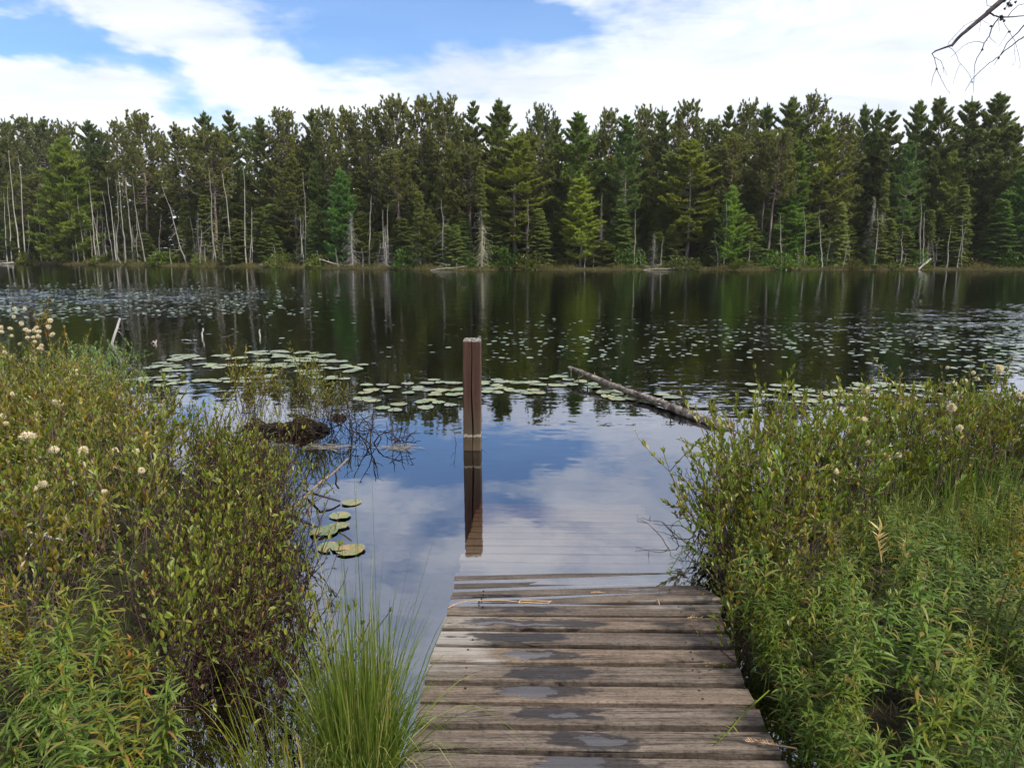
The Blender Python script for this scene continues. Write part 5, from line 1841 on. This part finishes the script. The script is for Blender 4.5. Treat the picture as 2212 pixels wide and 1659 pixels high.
b = ground_at(1500, 1225, .06)
sprig([b + Vector((.12, .02, .02)), at_dist(1490, 1185, b.y), at_dist(1470, 1195, b.y - .03), at_dist(1452, 1225, b.y - .10), at_dist(1444, 1240, b.y - .16)], 'green sprig arching over the dock edge at the waterline', 34, .05, 'herb', (1.2, 1.2, .9))
q0 = [deck_at(1000 + a_ / 2.011, 1400 + b_ / 2.011) for a_, b_ in ((1970, 875), (1880, 960), (1800, 1035), (1740, 1085))]
sprig([q0[0] + (.03, 0, .06), q0[1] + (0, 0, .03), q0[2] + (0, 0, .012), q0[3] + (0, 0, .006)], 'pale green stem lying across the right edge of the planks', 22, .035, 'herb', (1.3, 1.2, .9))
q0 = [deck_at(1000 + a_ / 2.011, 1400 + b_ / 2.011) for a_, b_ in ((2080, 1130), (2010, 1105), (1950, 1085), (1890, 1075))]
sprig([q0[0] + (.05, 0, .02), q0[1] + (0, 0, .02), q0[2] + (0, 0, .012), q0[3] + (0, 0, .008)], 'rusty brown dried sprig on the lower right planks', 40, .022, 'straw', (1, 1, 1))
q0 = deck_at(1000 + 1625 / 2.011, 1400 + 428 / 2.011)
sprig([q0 + (-.03, .004, .006), q0 + (0, 0, .012), q0 + (.03, -.004, .008)], 'small dry yellow leaf scrap on the planks near the right edge', 14, .025, 'straw')
q0 = deck_at(1000 + 1120 / 2.011, 1400 + 293 / 2.011)
sprig([q0 + (-.035, 0, .006), q0 + (0, .002, .008), q0 + (.035, 0, .006)], 'yellow catkin like scrap on the upper planks', 12, .014, 'straw')

# straw lying on the planks
def straw(zpts, label, r=.0022):
    mb = MB()
    P = np.array([deck_at(1130 + a_ / 5.53, 1430 + b_ / 5.53) + np.array([0, 0, .006 + (.004 * (i % 2))]) for i, (a_, b_) in enumerate(zpts)])
    T = np.linspace(0, len(P) - 1, 24)
    Q = np.stack([np.interp(T, range(len(P)), P[:, q]) for q in range(3)], -1)
    tube(mb, Q, r, 6, True)
    return tag(link('dry_straw', mb.mesh('dry_straw', M['straw'])), label, 'dry stem')


straw([(200, 865), (290, 825), (360, 790), (480, 770), (650, 757), (960, 757), (1200, 772)], 'long curved dry stem across the left of the upper planks')
straw([(1700, 768), (1250, 758), (1215, 790), (1290, 795), (1640, 795), (1690, 770)], 'folded dry reed lying right of the long curved stem', .0026)
q0 = deck_at(1500 + 1055 / 4.916, 1430 + 690 / 4.916)
mb = MB()
tube(mb, [q0 + (0, .035, .006), q0 + (.001, 0, .01), q0 + (0, -.03, .005)], .002, 5, True)
tag(link('dry_straw', mb.mesh('dry_straw', M['straw'])), 'short dry stem pointing along the dock across a plank gap', 'dry stem')

# ------------------------------------------------------------------ tussock of fine grass beside the dock
def tussock(name, loc, n, h, spread, label, fan=.42, droop=(.1, .5), w=.0032, cat='grass tussock', lean=(0, 0), seg=6, col=(1, 1, 1)):
    rng = np.random.RandomState(int(abs(loc[0]) * 1000 + n))
    mb = MB()
    a = rng.uniform(0, 6.28, n)
    rr_ = spread * np.sqrt(rng.rand(n))
    P = np.column_stack([rr_ * np.cos(a), rr_ * np.sin(a), np.full(n, -.04)])
    tilt = np.abs(rng.normal(size=n)) * fan * (.4 + rr_ / spread * .6)
    a2 = a + rng.normal(size=n) * .7
    D = unit(np.column_stack([np.cos(a2) * tilt + lean[0], np.sin(a2) * tilt + lean[1], np.ones(n)]))
    strips(mb, P, D, rng.normal(size=(n, 3)) * .4 + np.array([0, -1.0, .2]), h * rng.beta(2.6, 2.0, n) * 1.25 + .1, np.full(n, w) * rng.uniform(.7, 1.4, n), rng.uniform(droop[0], droop[1], n) * (.3 + tilt), seg,
           np.interp(np.linspace(0, 1, seg + 1), [0, .3, .8, 1], [1, 1, .55, .08]))
    o = link(name, mb.mesh(name, M['blade']), None, col)
    o.location = loc
    return tag(o, label, cat)


tussock('grass_tussock', (-.50, 2.14, .0), 1250, .76, .11, 'tall tussock of fine green grass growing in the water along the left dock edge',   .29, (.5, 1.6), .0030, col=(1.1, 1.15, 1.0))
tussock('grass_tussock', (-.515, 2.2, .0), 70, 1.05, .10, 'few very long thin blades rising above the tall tussock', .15, (.4, 1.6), .0021)
tussock('grass_tussock', (-.74, 2.05, .0), 170, .62, .14, 'sparse yellowish grass fanning left of the tall tussock', .65, (.5, 1.4), .003, col=(1.5, 1.25, .9), lean=(-.12, 0))
tussock('grass_tussock', (-.50, 1.86, .02), 220, .30, .09, 'short green grass spilling onto the left plank ends', .8, (.5, 1.3), .003, lean=(.12, .1))
tussock('grass_tussock', (2.95, 4.55, .05), 520, .46, .42, 'fresh green grass patch behind the herbs of the right bank', .35, (.2, .7), .0045, col=(.85, 1.05, .8))
tussock('grass_tussock', (2.15, 3.95, .05), 420, .42, .34, 'green grass patch right of the big right bank thicket', .4, (.2, .8), .0042, col=(1.0, 1.05, .8))
tussock('grass_tussock', (2.75, 3.55, .05), 420, .40, .36, 'yellowing grass patch at the right edge of the photo', .45, (.3, .9), .0042, col=(1.25, 1.1, .8))
mb = MB()
pts = [np.array(deck_at(1050 + a_ / 4.424, 1680 + b_ / 4.424)) for a_, b_ in ((40, 1180), (330, 1000), (640, 895), (900, 905), (1150, 990), (1350, 1100), (1500, 1240))]
for q, h_ in zip(pts, (.02, .05, .07, .06, .04, .02, .004)):
    q[2] += h_
T = np.linspace(0, 6, 30)
Q = np.stack([np.interp(T, range(7), np.array(pts)[:, q]) for q in range(3)], -1)
tube(mb, Q, np.linspace(.0022, .0008, 30), 4)
tag(link('bowed_grass', mb.mesh('bowed_grass', M['blade']), None, (1.3, 1.2, .9)), 'single long grass stem bowed over the lower left planks', 'grass stem')

# ------------------------------------------------------------------ low undergrowth on both banks (nobody could count it)
mb = MB()
n = 46000
ux, uy = vr.uniform(-6.6, 5.2, n), vr.uniform(1.1, 8.2, n)
ok = (np.maximum(poly_sd(LEFT_BANK, ux, uy), poly_sd(RIGHT_BANK, ux, uy)) > -.03) & (np.abs(ux) < .75 * uy + .4)
ux, uy = ux[ok], uy[ok]
n = len(ux)
uz = bog_z(ux, uy)
P = np.column_stack([ux, uy, uz - .01])
D = unit(np.column_stack([vr.normal(size=n) * .5, vr.normal(size=n) * .5, np.ones(n)]))
strips(mb, P, D, vr.normal(size=(n, 3)) * .4 + np.array([0, -1.0, .3]), vr.uniform(.05, .26, n), vr.uniform(.003, .007, n), vr.uniform(.1, .7, n), 3)
tag(mb.build('undergrowth', M['litter']), kind='stuff')
mb = MB()
n = 5200
ux, uy = vr.uniform(-6.4, 5.2, n), vr.uniform(1.3, 8.0, n)
ok = (np.maximum(poly_sd(LEFT_BANK, ux, uy), poly_sd(RIGHT_BANK, ux, uy)) > .05) & (np.abs(ux) < .75 * uy + .4)
ux, uy = ux[ok], uy[ok]
n = len(ux)
P = np.column_stack([ux, uy, bog_z(ux, uy)])
D = unit(np.column_stack([vr.normal(size=n) * .35, vr.normal(size=n) * .35, np.ones(n)]))
strips(mb, P, D, vr.normal(size=(n, 3)) * .4 + np.array([0, -1.0, .3]), vr.uniform(.25, .55, n), vr.uniform(.002, .0038, n), vr.uniform(.1, .9, n), 5)
tag(mb.build('thin_grass', M['blade']), kind='stuff')

# ------------------------------------------------------------------ floating peat hummock with its shrubs
hm, k = material('fibrous_peat')
tc = k.n('ShaderNodeTexCoord')
nz = k.noise(tc.outputs['Object'], 22, 6, .7, dist=.7)
gp = k.n('ShaderNodeNewGeometry')
sz_ = k.n('ShaderNodeSeparateXYZ')
k.put(sz_.inputs[0], gp.outputs['Position'])
c = k.ramp(nz, [(.3, (.008, .006, .004)), (.5, (.030, .019, .012)), (.66, (.075, .048, .028)), (.8, (.17, .12, .07))])
c = k.mix(k.maprange(k.math('MULTIPLY_ADD', nz, .06, sz_.outputs[2]), .13, .07), c, (.008, .006, .005))
k.out(k.principled(c, .8, .25, k.bump(nz, 1.0, .05)))


def hummock(fx, fy, rx, ry, h, label, n=500):
    p = ground_at(fx, fy, 0)
    rng = np.random.RandomState(int(fx))
    mb = MB()
    u = np.linspace(0, 2 * np.pi, 121)[:-1]
    rows = np.linspace(0, 1, 26)
    V = []
    for r in rows:
        el_ = r * np.pi / 2
        prof = math.cos(el_) ** .6 if r < 1 else .02
        V.append(np.column_stack([rx * prof * np.cos(u), ry * prof * np.sin(u), np.full(120, h * math.sin(el_) ** .8 - .05)]))
    V = np.concatenate(V)
    dn = hnoise(V[:, 0] * 7, V[:, 1] * 7 + V[:, 2] * 9, 40 + int(rx * 10))
    V[:, 0] *= 1 + .16 * dn
    V[:, 1] *= 1 + .20 * dn
    V[:, 2] += .05 * hnoise(V[:, 0] * 9, V[:, 1] * 9, 3)
    f_ = 1 + .10 * hnoise(V[:, 0] * 34, V[:, 1] * 34 + V[:, 2] * 30, 8) + .05 * rng.normal(size=len(V))
    V[:, :2] *= f_[:, None]
    V[:, 2] += .016 * hnoise(V[:, 0] * 40, V[:, 1] * 40, 13)
    i, j = np.meshgrid(np.arange(120), np.arange(25))
    a = (j * 120 + i).ravel()
    b_ = (j * 120 + (i + 1) % 120).ravel()
    mb.add(V, np.stack([a, b_, b_ + 120, a + 120], -1))
    o = empty('peat_hummock', p + Vector((0, ry, 0)))
    tag(o, label, 'hummock')
    mb.build('mound', hm, o, True)
    fb = MB()
    idx = rng.randint(0, 120 * 25, n)
    P = V[idx]
    out = unit(P * np.array([1, 1, .3]))
    D = unit(out * .4 + rng.normal(size=(n, 3)) * .7 + np.array([0, 0, -.35]))
    strips(fb, P - out * .01, D, out, rng.uniform(.03, .15, n), rng.uniform(.003, .006, n), rng.uniform(.2, 1.0, n), 5)
    fb.build('dead_sedge', M['litter_dry'], o)
    return o


M['litter_dry'] = foliage_mat('dead_sedge', [(0, (.012, .008, .005)), (.55, (.045, .028, .016)), (.8, (.15, .105, .055)), (.93, (.36, .30, .19)), (1, (.40, .14, .04))], .8, .15, .2, 0)
hummock(600, 940, .40, .16, .135, 'dark fibrous peat hummock rising from the water off the left bank', 900)
hummock(728, 906, .075, .06, .10, 'small brown peat knob right of the big hummock', 160)
hp = ground_at(600, 915, 0)
for i_, (px, s, lb) in enumerate([(510, 1.0, 'wispy shrub at the left end of the peat hummock'), (545, .95, 'second shrub from the left on the peat hummock'), (585, .85, 'short shrub in the middle gap of the peat hummock'),
                                 (630, .9, 'shrub on the right shoulder of the peat hummock'), (668, .92, 'shrub at the right end of the peat hummock'), (528, .9, 'rusty leaved shrub at the front left of the peat hummock'), (650, .95, 'dense shrub behind the right end of the peat hummock'),
                                 (727, .8, 'lone upright shrub on the small peat knob'), (700, .6, 'thin low shrub between the hummock and the peat knob')]):
    x = (px - CX) / FPX * (hp.y + .1)
    put(TALL[i_ % 3] if i_ % 2 == 0 else SHRUB[i_ % 6], 'bog_shrub', (x, hp.y + .06 + vr.uniform(-.08, .10) - (.2 if px > 690 else 0), .10 if 500 < px < 690 else .05), lb, 'shrub', None, vr.uniform(0, 6), s * .78, s * .86, (1.25, .92, .85) if i_ in (0, 5) else (1.05, .95, .95), (.5, .42, .42))
# thin floating mats of dead sedge
for i_, (fx, fy, hw, lb) in enumerate([(700, 966, 60, 'thin mat of dead sedge floating in front of the hummock'), (852, 967, 36, 'thin mat of dead sedge floating under the zigzag twigs')]):
    p = ground_at(fx, fy, .004)
    w_ = hw / FPX * p.y
    n = 90
    mb = MB()
    P = np.column_stack([vr.normal(size=n) * w_ * .5, vr.normal(size=n) * .05, np.full(n, .006)])
    a = vr.normal(size=n) * .5
    strips(mb, P, np.column_stack([np.cos(a), np.sin(a), np.zeros(n)]), np.tile([0, 0, 1.0], (n, 1)), vr.uniform(.05, .16, n), np.full(n, .006), np.zeros(n), 2)
    o = mb.build('sedge_mat', M['deadwood'])
    o.color = (.75, .68, .55, 1)
    o.location = p
    tag(o, lb, 'floating sedge')

for i_, (px, py) in enumerate([(520, 936), (556, 946), (610, 948), (655, 944), (688, 930)]):
    p = ground_at(px, py, 0)
    put(HANG[i_ % 3], 'hummock_twigs', (p.x, p.y + .08, .0), 'dark thin twigs poking from the front foot of the peat hummock', 'shrub', 'twigs at the foot of the peat hummock', vr.uniform(0, 6), vr.uniform(.4, .62), None, (1.0, .9, .8), (.24, .19, .18))
# pale dead sticks caught in the left thicket, withered leaves and dead stalks on the right bank
stick('stick', [at_dist(15, 1142, 3.5), at_dist(45, 1146, 3.45), at_dist(90, 1156, 3.4), at_dist(135, 1166, 3.35)], .009, .005, 'pale grey dead stick lying level in the left thicket at the photo edge', col=(1.1, 1.08, 1.05))
stick('stick', [at_dist(108, 1148, 3.38), at_dist(85, 1158, 3.36), at_dist(66, 1178, 3.34), at_dist(52, 1202, 3.3)], .005, .003, 'thin pale curved twig crossing the grey dead stick in the left thicket', col=(1.3, 1.25, 1.2))
for i_, (pts_, lb, mt, c_, L_) in enumerate([
        (((1985, 1330), (1960, 1290), (1925, 1250), (1880, 1225)), 'thin brown dead stalk leaning through the right bank herbs', 'straw', (1, 1, 1), .02),
        (((2050, 1335), (2010, 1300), (1995, 1270), (2000, 1240)), 'short brown dead stalk beside the thin leaning one on the right bank', 'straw', (1, 1, 1), .03),
        (((1905, 1215), (1900, 1185), (1895, 1160), (1905, 1140)), 'withered pale yellow leafy shoot in the middle of the right bank', 'fluff', (.75, .62, .36), .075),
        (((1960, 1225), (1955, 1200), (1950, 1180), (1958, 1165)), 'second withered pale leafy shoot right of the first one', 'fluff', (.7, .55, .34), .06)]):
    sprig([at_dist(x_, y_, 2.95 + .02 * q_) for q_, (x_, y_) in enumerate(pts_)], lb, 16, L_, mt, c_)

# ------------------------------------------------------------------ cottongrass heads
def make_cotton(seed, h=.62):
    rng = np.random.RandomState(seed)
    st, fl = MB(), MB()
    s = np.linspace(0, 1, 8)
    bx, by = rng.normal(size=2) * .05
    path = np.column_stack([bx * s ** 2, by * s ** 2, h * s])
    tube(st, path, np.linspace(.0016, .001, 8), 4)
    top = path[-1]
    nb = rng.choice([2, 3, 4])
    for b_ in range(nb):
        a = rng.uniform(0, 6.28)
        c = top + np.array([math.cos(a) * .008, math.sin(a) * .008, -.006 * b_ + rng.uniform(-.004, .006)])
        n = 170
        d = rnd_dirs(rng, n)
        d = unit(d + np.array([math.cos(a) * .2, math.sin(a) * .2, .15]))
        tris(fl, np.tile(c, (n, 1)) + d * .004, d, rng.normal(size=(n, 3)), rng.uniform(.010, .021, n), rng.uniform(.0025, .005, n))
        m_ = 60
        d = rnd_dirs(rng, m_)
        leaves(fl, np.tile(c, (m_, 1)) + d * .006, unit(d + rng.normal(size=d.shape) * .8), d, rng.uniform(.008, .014, m_), rng.uniform(.006, .01, m_))
    return [('stem', st.mesh('stem', M['blade'])), ('fluffy_head', fl.mesh('fluffy_head', M['fluff']))]


COT = [make_cotton(s) for s in range(6)]


def cotton(px, py, depth, label, wpx=18, group=None):
    """head centre at the picture position, DEPTH metres away"""
    top = at_dist(px, py, depth)
    base_z = gz(top.x, depth) if bank_sd(np.array([top.x]), np.array([depth]))[0] > 0 else 0.0
    i_ = vr.randint(6)
    o = empty('cottongrass', (top.x, depth, base_z), vr.uniform(0, 6.28))
    h = max(.2, top.z - base_z)
    s_ = wpx / FPX * depth / .046
    tag(o, label, 'cottongrass', group)
    st_, fl_ = COT[i_]
    a = link(st_[0], st_[1], o, (.8, .9, .8))
    a.scale = (1, 1, h / .62)
    b_ = link(fl_[0], fl_[1], o, (1, 1, 1))
    b_.scale = (s_, s_, s_ * vr.uniform(.8, 1.0))
    b_.location = (0, 0, h - .62 * b_.scale[2])
    # keep the head on the stem tip
    me = fl_[1]
    tip = np.array([v.co[:] for v in st_[1].vertices]).reshape(-1, 3)[-4:].mean(0)
    b_.location = (tip[0] * (1 - s_), tip[1] * (1 - s_), h - tip[2] * b_.scale[2])
    o.location = (top.x, depth, base_z)
    off = Matrix.Rotation(o.rotation_euler.z, 3, 'Z') @ Vector((tip[0], tip[1], 0))
    o.location = (top.x - off.x, depth - off.y, base_z)


Zc = lambda zx, zy: ((0 + zx / 5.267) / 1.20563, (780 + zy / 5.267) / 1.20563)
for zx, zy in [(195, 128), (178, 242), (290, 325), (140, 393), (348, 408), (390, 430), (495, 385), (463, 420), (532, 435), (525, 503), (372, 525), (447, 520), (490, 578), (265, 612), (5, 380), (18, 437), (152, 500), (68, 716), (325, 132)]:
    px, py = Zc(zx, zy)
    cotton(px, py, vr.uniform(7.0, 8.0), 'cream cottongrass head in the loose bunch standing against the dark water at far left', 9.5, 'cottongrass bunch at far left')
for zx, zy, lb in [(693, 283, 'upper cottongrass head right of the far left bunch'), (670, 370, 'egg shaped cottongrass head second from top right of the far left bunch'), (723, 472, 'lowest of three cottongrass heads right of the far left bunch'),
                   (552, 632, 'upper of two touching cottongrass heads under the far left bunch'), (548, 672, 'lower of two touching cottongrass heads under the far left bunch'), (408, 825, 'cottongrass head just above the leaf tips at the back of the left bank')]:
    px, py = Zc(zx, zy)
    cotton(px, py, 7.5, lb, 11)
Zd = lambda zx, zy: ((0 + zx / 4.74) / 1.20563, (1000 + zy / 4.74) / 1.20563)
px, py = Zc(1030, 985)
cotton(px, py, 6.6, 'lone cottongrass head in front of the blue grey shrubs', 15)
for zx, zy, d_, w_, lb in [(150, 128, 5.4, 13, 'small cottongrass head at upper left of the left thicket'), (720, 222, 5.4, 22, 'ragged pinkish cottongrass head high in the left thicket'), (45, 395, 4.9, 14, 'cottongrass head near the left border above a fluffy pair'), (60, 490, 4.7, 16, 'fluffy cottongrass head below another at the left border'),
                           (345, 630, 4.3, 30, 'largest fluffy cottongrass head in the left thicket'), (685, 805, 4.0, 19, 'cottongrass head on a forked pinkish stem, left one of the row of four'), (1025, 808, 4.0, 20, 'second cottongrass head of the row of four in the left thicket'),
                           (1440, 815, 4.0, 18, 'third cottongrass head of the row of four in the left thicket'), (1672, 822, 4.1, 15, 'smallest and rightmost cottongrass head of the row of four'), (1725, 1070, 3.7, 19, 'cottongrass head below the right end of the row of four'),
                           (520, 1225, 3.6, 20, 'drooping cottongrass head with a loose tuft in the lower left thicket'), (435, 1280, 3.55, 12, 'loose grey tuft beside the drooping cottongrass head'), (1285, 1320, 3.5, 12, 'faded small cottongrass head low in the left thicket')]:
    px, py = Zd(zx, zy)
    cotton(px, py, d_, lb, w_)
Ze = lambda zx, zy: ((2150 + zx / 4.279) / 1.20563, (920 + zy / 4.279) / 1.20563)
for zx, zy, d_, w_, lb in [(1365, 155, 6.0, 9, 'small cottongrass head leaning against the water on the right bank'), (1655, 215, 6.0, 9, 'upper of two small cottongrass heads against the water on the right'), (1690, 278, 6.0, 11, 'lower of two small cottongrass heads against the water on the right'),
                           (1940, 158, 5.9, 16, 'highest cottongrass head near the right border'), (1920, 215, 5.9, 13, 'cottongrass head right under the highest one at the right border'), (1550, 305, 5.9, 14, 'cottongrass head right of centre on the back edge of the right bank'),
                           (1455, 338, 5.8, 14, 'cottongrass head left of another on the back edge of the right bank'), (450, 400, 5.4, 17, 'cottongrass head in front of the right lily pad raft'), (545, 470, 5.2, 12, 'cottongrass head below the lily pad raft on the right bank'), (1000, 500, 5.1, 11, 'small cottongrass head among leaves in the middle of the right bank'),
                           (1495, 438, 5.5, 12, 'dull cottongrass head under the back edge pair'), (2145, 458, 5.0, 15, 'rounded cottongrass head close to the right border'), (2195, 482, 5.0, 10, 'cottongrass head cut by the right border'), (1412, 598, 4.9, 20, 'flat wide cottongrass head on the right bank'),
                           (175, 640, 4.7, 15, 'cottongrass head at the left of the right thicket'), (410, 732, 4.6, 21, 'double cottongrass head in the right thicket'), (258, 848, 4.4, 19, 'round cottongrass head below the double one'), (1497, 825, 4.4, 14, 'round cottongrass head over the green grass patch'),
                           (460, 990, 4.2, 13, 'pinkish scruffy cottongrass head in the right thicket'), (680, 1150, 3.9, 18, 'cottongrass head on a long visible stem in the right thicket'), (818, 1125, 3.95, 11, 'half shed cottongrass head right of the long stemmed one'), (103, 1300, 3.8, 17, 'white cottongrass head nearest the water on the right bank')]:
    px, py = Ze(zx, zy)
    cotton(px, py, d_, lb, w_)

# ------------------------------------------------------------------ dead tree on the right bank whose branch hangs into view
db, k = material('lichened_branch_bark')
tc = k.n('ShaderNodeTexCoord')
nz = k.noise(tc.outputs['Object'], 40, 4, .6)
k.out(k.principled(k.ramp(nz, [(.35, (.035, .026, .030)), (.65, (.10, .08, .08))]), .9, .2))
dt = empty('dead_tree', (4.6, 4.4, 0.03))
tag(dt, 'dead tree whose bare twiggy branch hangs into the top right corner', 'dead tree')
tw = np.random.RandomState(4)
mb = MB()
tube(mb, [(0, 0, -.2), (.02, .01, 1.2), (-.03, .02, 2.6), (0, 0, 4.2), (.05, 0, 5.6), (.05, .05, 7.0)], [.13, .10, .085, .07, .05, .02], 10)
mb.build('trunk', db, dt)
BZ = lambda zx, zy, dz=0.0: np.array(at_dist((2350 + zx / 6.382) / 1.20563, (zy / 6.382) / 1.20563, 4.0 + dz))
mb = MB()
px1 = 1.0 / FPX * 4.0        # one picture pixel at this distance


def br(pts, w0, w1, j=.35, n=3):
    P = np.array(pts)
    T = np.linspace(0, len(P) - 1, (len(P) - 1) * n + 1)
    Q = np.stack([np.interp(T, range(len(P)), P[:, q]) for q in range(3)], -1)
    Q[1:-1] += tw.normal(size=(len(Q) - 2, 3)) * px1 * j
    tube(mb, Q, np.linspace(w0, w1, len(Q)) * px1 / 2 * 1.3, 6)
    for q in range(1, len(Q) - 1):       # knots and spur twigs
        if tw.rand() < .35:
            d = unit(tw.normal(size=3))
            L = px1 * tw.uniform(1.5, 4.0)
            tube(mb, [Q[q], Q[q] + d * L], [max(.5, w0 * .3) * px1 / 2, .25 * px1], 4)
    return Q


trunk_pt = np.array([4.6, 4.4, 4.05])
br([trunk_pt, trunk_pt * .5 + BZ(2400, -500) * .5 + np.array([0, 0, .12]), BZ(2100, -330), BZ(1680, -10), BZ(1440, 200), BZ(1300, 320), BZ(1100, 490), BZ(960, 600), BZ(820, 760), BZ(760, 775), BZ(560, 850), BZ(490, 900)], 11, 1.6)
br([BZ(490, 890), BZ(530, 960), BZ(555, 1050), BZ(570, 1150), BZ(620, 1260), BZ(660, 1350), BZ(730, 1480), BZ(795, 1570)], 1.2, .5)
br([BZ(570, 1150), BZ(515, 1260), BZ(490, 1360), BZ(478, 1450)], .9, .5)
br([BZ(535, 965), BZ(620, 1010), BZ(660, 1060), BZ(680, 1120), BZ(740, 1255)], .9, .4)
br([BZ(680, 1110), BZ(678, 1220)], .6, .4)
br([BZ(1440, 210), BZ(1520, 265), BZ(1620, 285), BZ(1800, 290), BZ(1950, 275), BZ(2100, 255), BZ(2500, 180)], 2.8, 1.0)
br([BZ(1750, 285), BZ(1830, 180), BZ(1920, 100), BZ(2030, 65), BZ(2200, 20)], 1.2, .8)
br([BZ(1600, 310), BZ(1530, 400), BZ(1480, 490), BZ(1445, 600), BZ(1365, 720), BZ(1320, 840), BZ(1250, 950), BZ(1215, 1040), BZ(1200, 1130), BZ(1192, 1270), BZ(1188, 1400), BZ(1180, 1560)], 2.0, .6)
br([BZ(2500, 330, .05), BZ(2250, 470, .05), BZ(2030, 610, .05), BZ(1880, 715, .05), BZ(1700, 850, .05), BZ(1610, 940, .05), BZ(1450, 1050, .05), BZ(1290, 1190, .05), BZ(1150, 1340, .05), BZ(1035, 1530, .05)], 2.6, .7)
br([BZ(2400, 180, .05), BZ(2020, 430, .05), BZ(1930, 540, .05), BZ(1830, 630, .05), BZ(1740, 720, .05), BZ(1670, 850, .05), BZ(1600, 960, .05), BZ(1520, 1090, .05)], 2.4, .7)
br([BZ(1290, 310), BZ(1180, 350), BZ(1030, 430), BZ(900, 570), BZ(820, 650), BZ(750, 760)], .8, .5)
br([BZ(770, 785), BZ(830, 820), BZ(885, 890), BZ(960, 1070), BZ(1030, 1130), BZ(1110, 1240), BZ(1155, 1340)], .7, .5)
br([BZ(1360, 720), BZ(1240, 690), BZ(1100, 720), BZ(1000, 780), BZ(885, 885), BZ(810, 960)], .8, .5)
br([BZ(960, 1070), BZ(890, 1230), BZ(845, 1400)], .6, .35)
br([BZ(1445, 610), BZ(1570, 740)], .7, .4)
br([BZ(1690, 390), BZ(1760, 510), BZ(1820, 610), BZ(1880, 720), BZ(1930, 900), BZ(1960, 1060), BZ(1955, 1150)], .8, .5)
br([BZ(1760, 530), BZ(1680, 660), BZ(1580, 790)], .7, .4)
br([BZ(1870, 750), BZ(1865, 900), BZ(1885, 1010), BZ(1820, 1105)], .6, .4)
br([BZ(1330, 340), BZ(1450, 420)], .6, .4)
br([BZ(1300, 340), BZ(1295, 440), BZ(1285, 550)], .6, .35)
br([BZ(1490, 110), BZ(1410, 95), BZ(1395, 0), BZ(1390, -80)], .9, .7)
br([BZ(1590, 330), BZ(1605, 430), BZ(1625, 550)], .6, .35)
br([BZ(1850, -40), BZ(1770, 40), BZ(1700, 160)], 1.6, .8)
mb.build('branch', db, dt, True).location = -Vector(dt.location)
lb_ = MB()
for zx, zy, r in [(1650, 310, 8), (1640, 270, 5), (1690, 350, 5), (1790, 90, 7), (1760, 60, 6), (1810, 95, 5), (1700, 150, 4), (1470, 440, 4), (1780, 530, 4), (570, 1150, 3.5), (1330, 830, 3.5), (1600, 970, 4), (1880, 40, 4), (1160, 1370, 2.5), (1690, 5, 8)]:
    c = BZ(zx, zy)
    n = 90
    d = rnd_dirs(tw, n)
    leaves(lb_, np.tile(c, (n, 1)) + d * px1 * r * .12 * tw.rand(n)[:, None], unit(d + np.array([0, 0, -.4])), tw.normal(size=(n, 3)), tw.uniform(.3, 1.0, n) * r * px1 * .85, np.full(n, px1 * 1.1))
lm_ = lb_.build('lichen_tufts', db, dt)
lm_.location = -Vector(dt.location)


# ------------------------------------------------------------------ faint scattering volume, added to lift the dark tones of the far trees
hz, k = material('shadow_lift_air')
pv = k.n('ShaderNodeVolumePrincipled')
pv.inputs['Color'].default_value = (1, .98, .93, 1)
pv.inputs['Density'].default_value = .00018
pv.inputs['Anisotropy'].default_value = .1
o_ = k.n('ShaderNodeOutputMaterial')
k.put(o_.inputs['Volume'], pv.outputs[0])
mb = MB()
x0, x1, y0, y1, z0, z1 = -1000, 1000, -1000, 1000, -2.3, 24
mb.add([(x0, y0, z0), (x1, y0, z0), (x1, y1, z0), (x0, y1, z0), (x0, y0, z1), (x1, y0, z1), (x1, y1, z1), (x0, y1, z1)],
       [(0, 3, 2, 1), (4, 5, 6, 7), (0, 1, 5, 4), (1, 2, 6, 5), (2, 3, 7, 6), (3, 0, 4, 7)])
tag(mb.build('shadow_lift_haze', hz), kind='stuff')
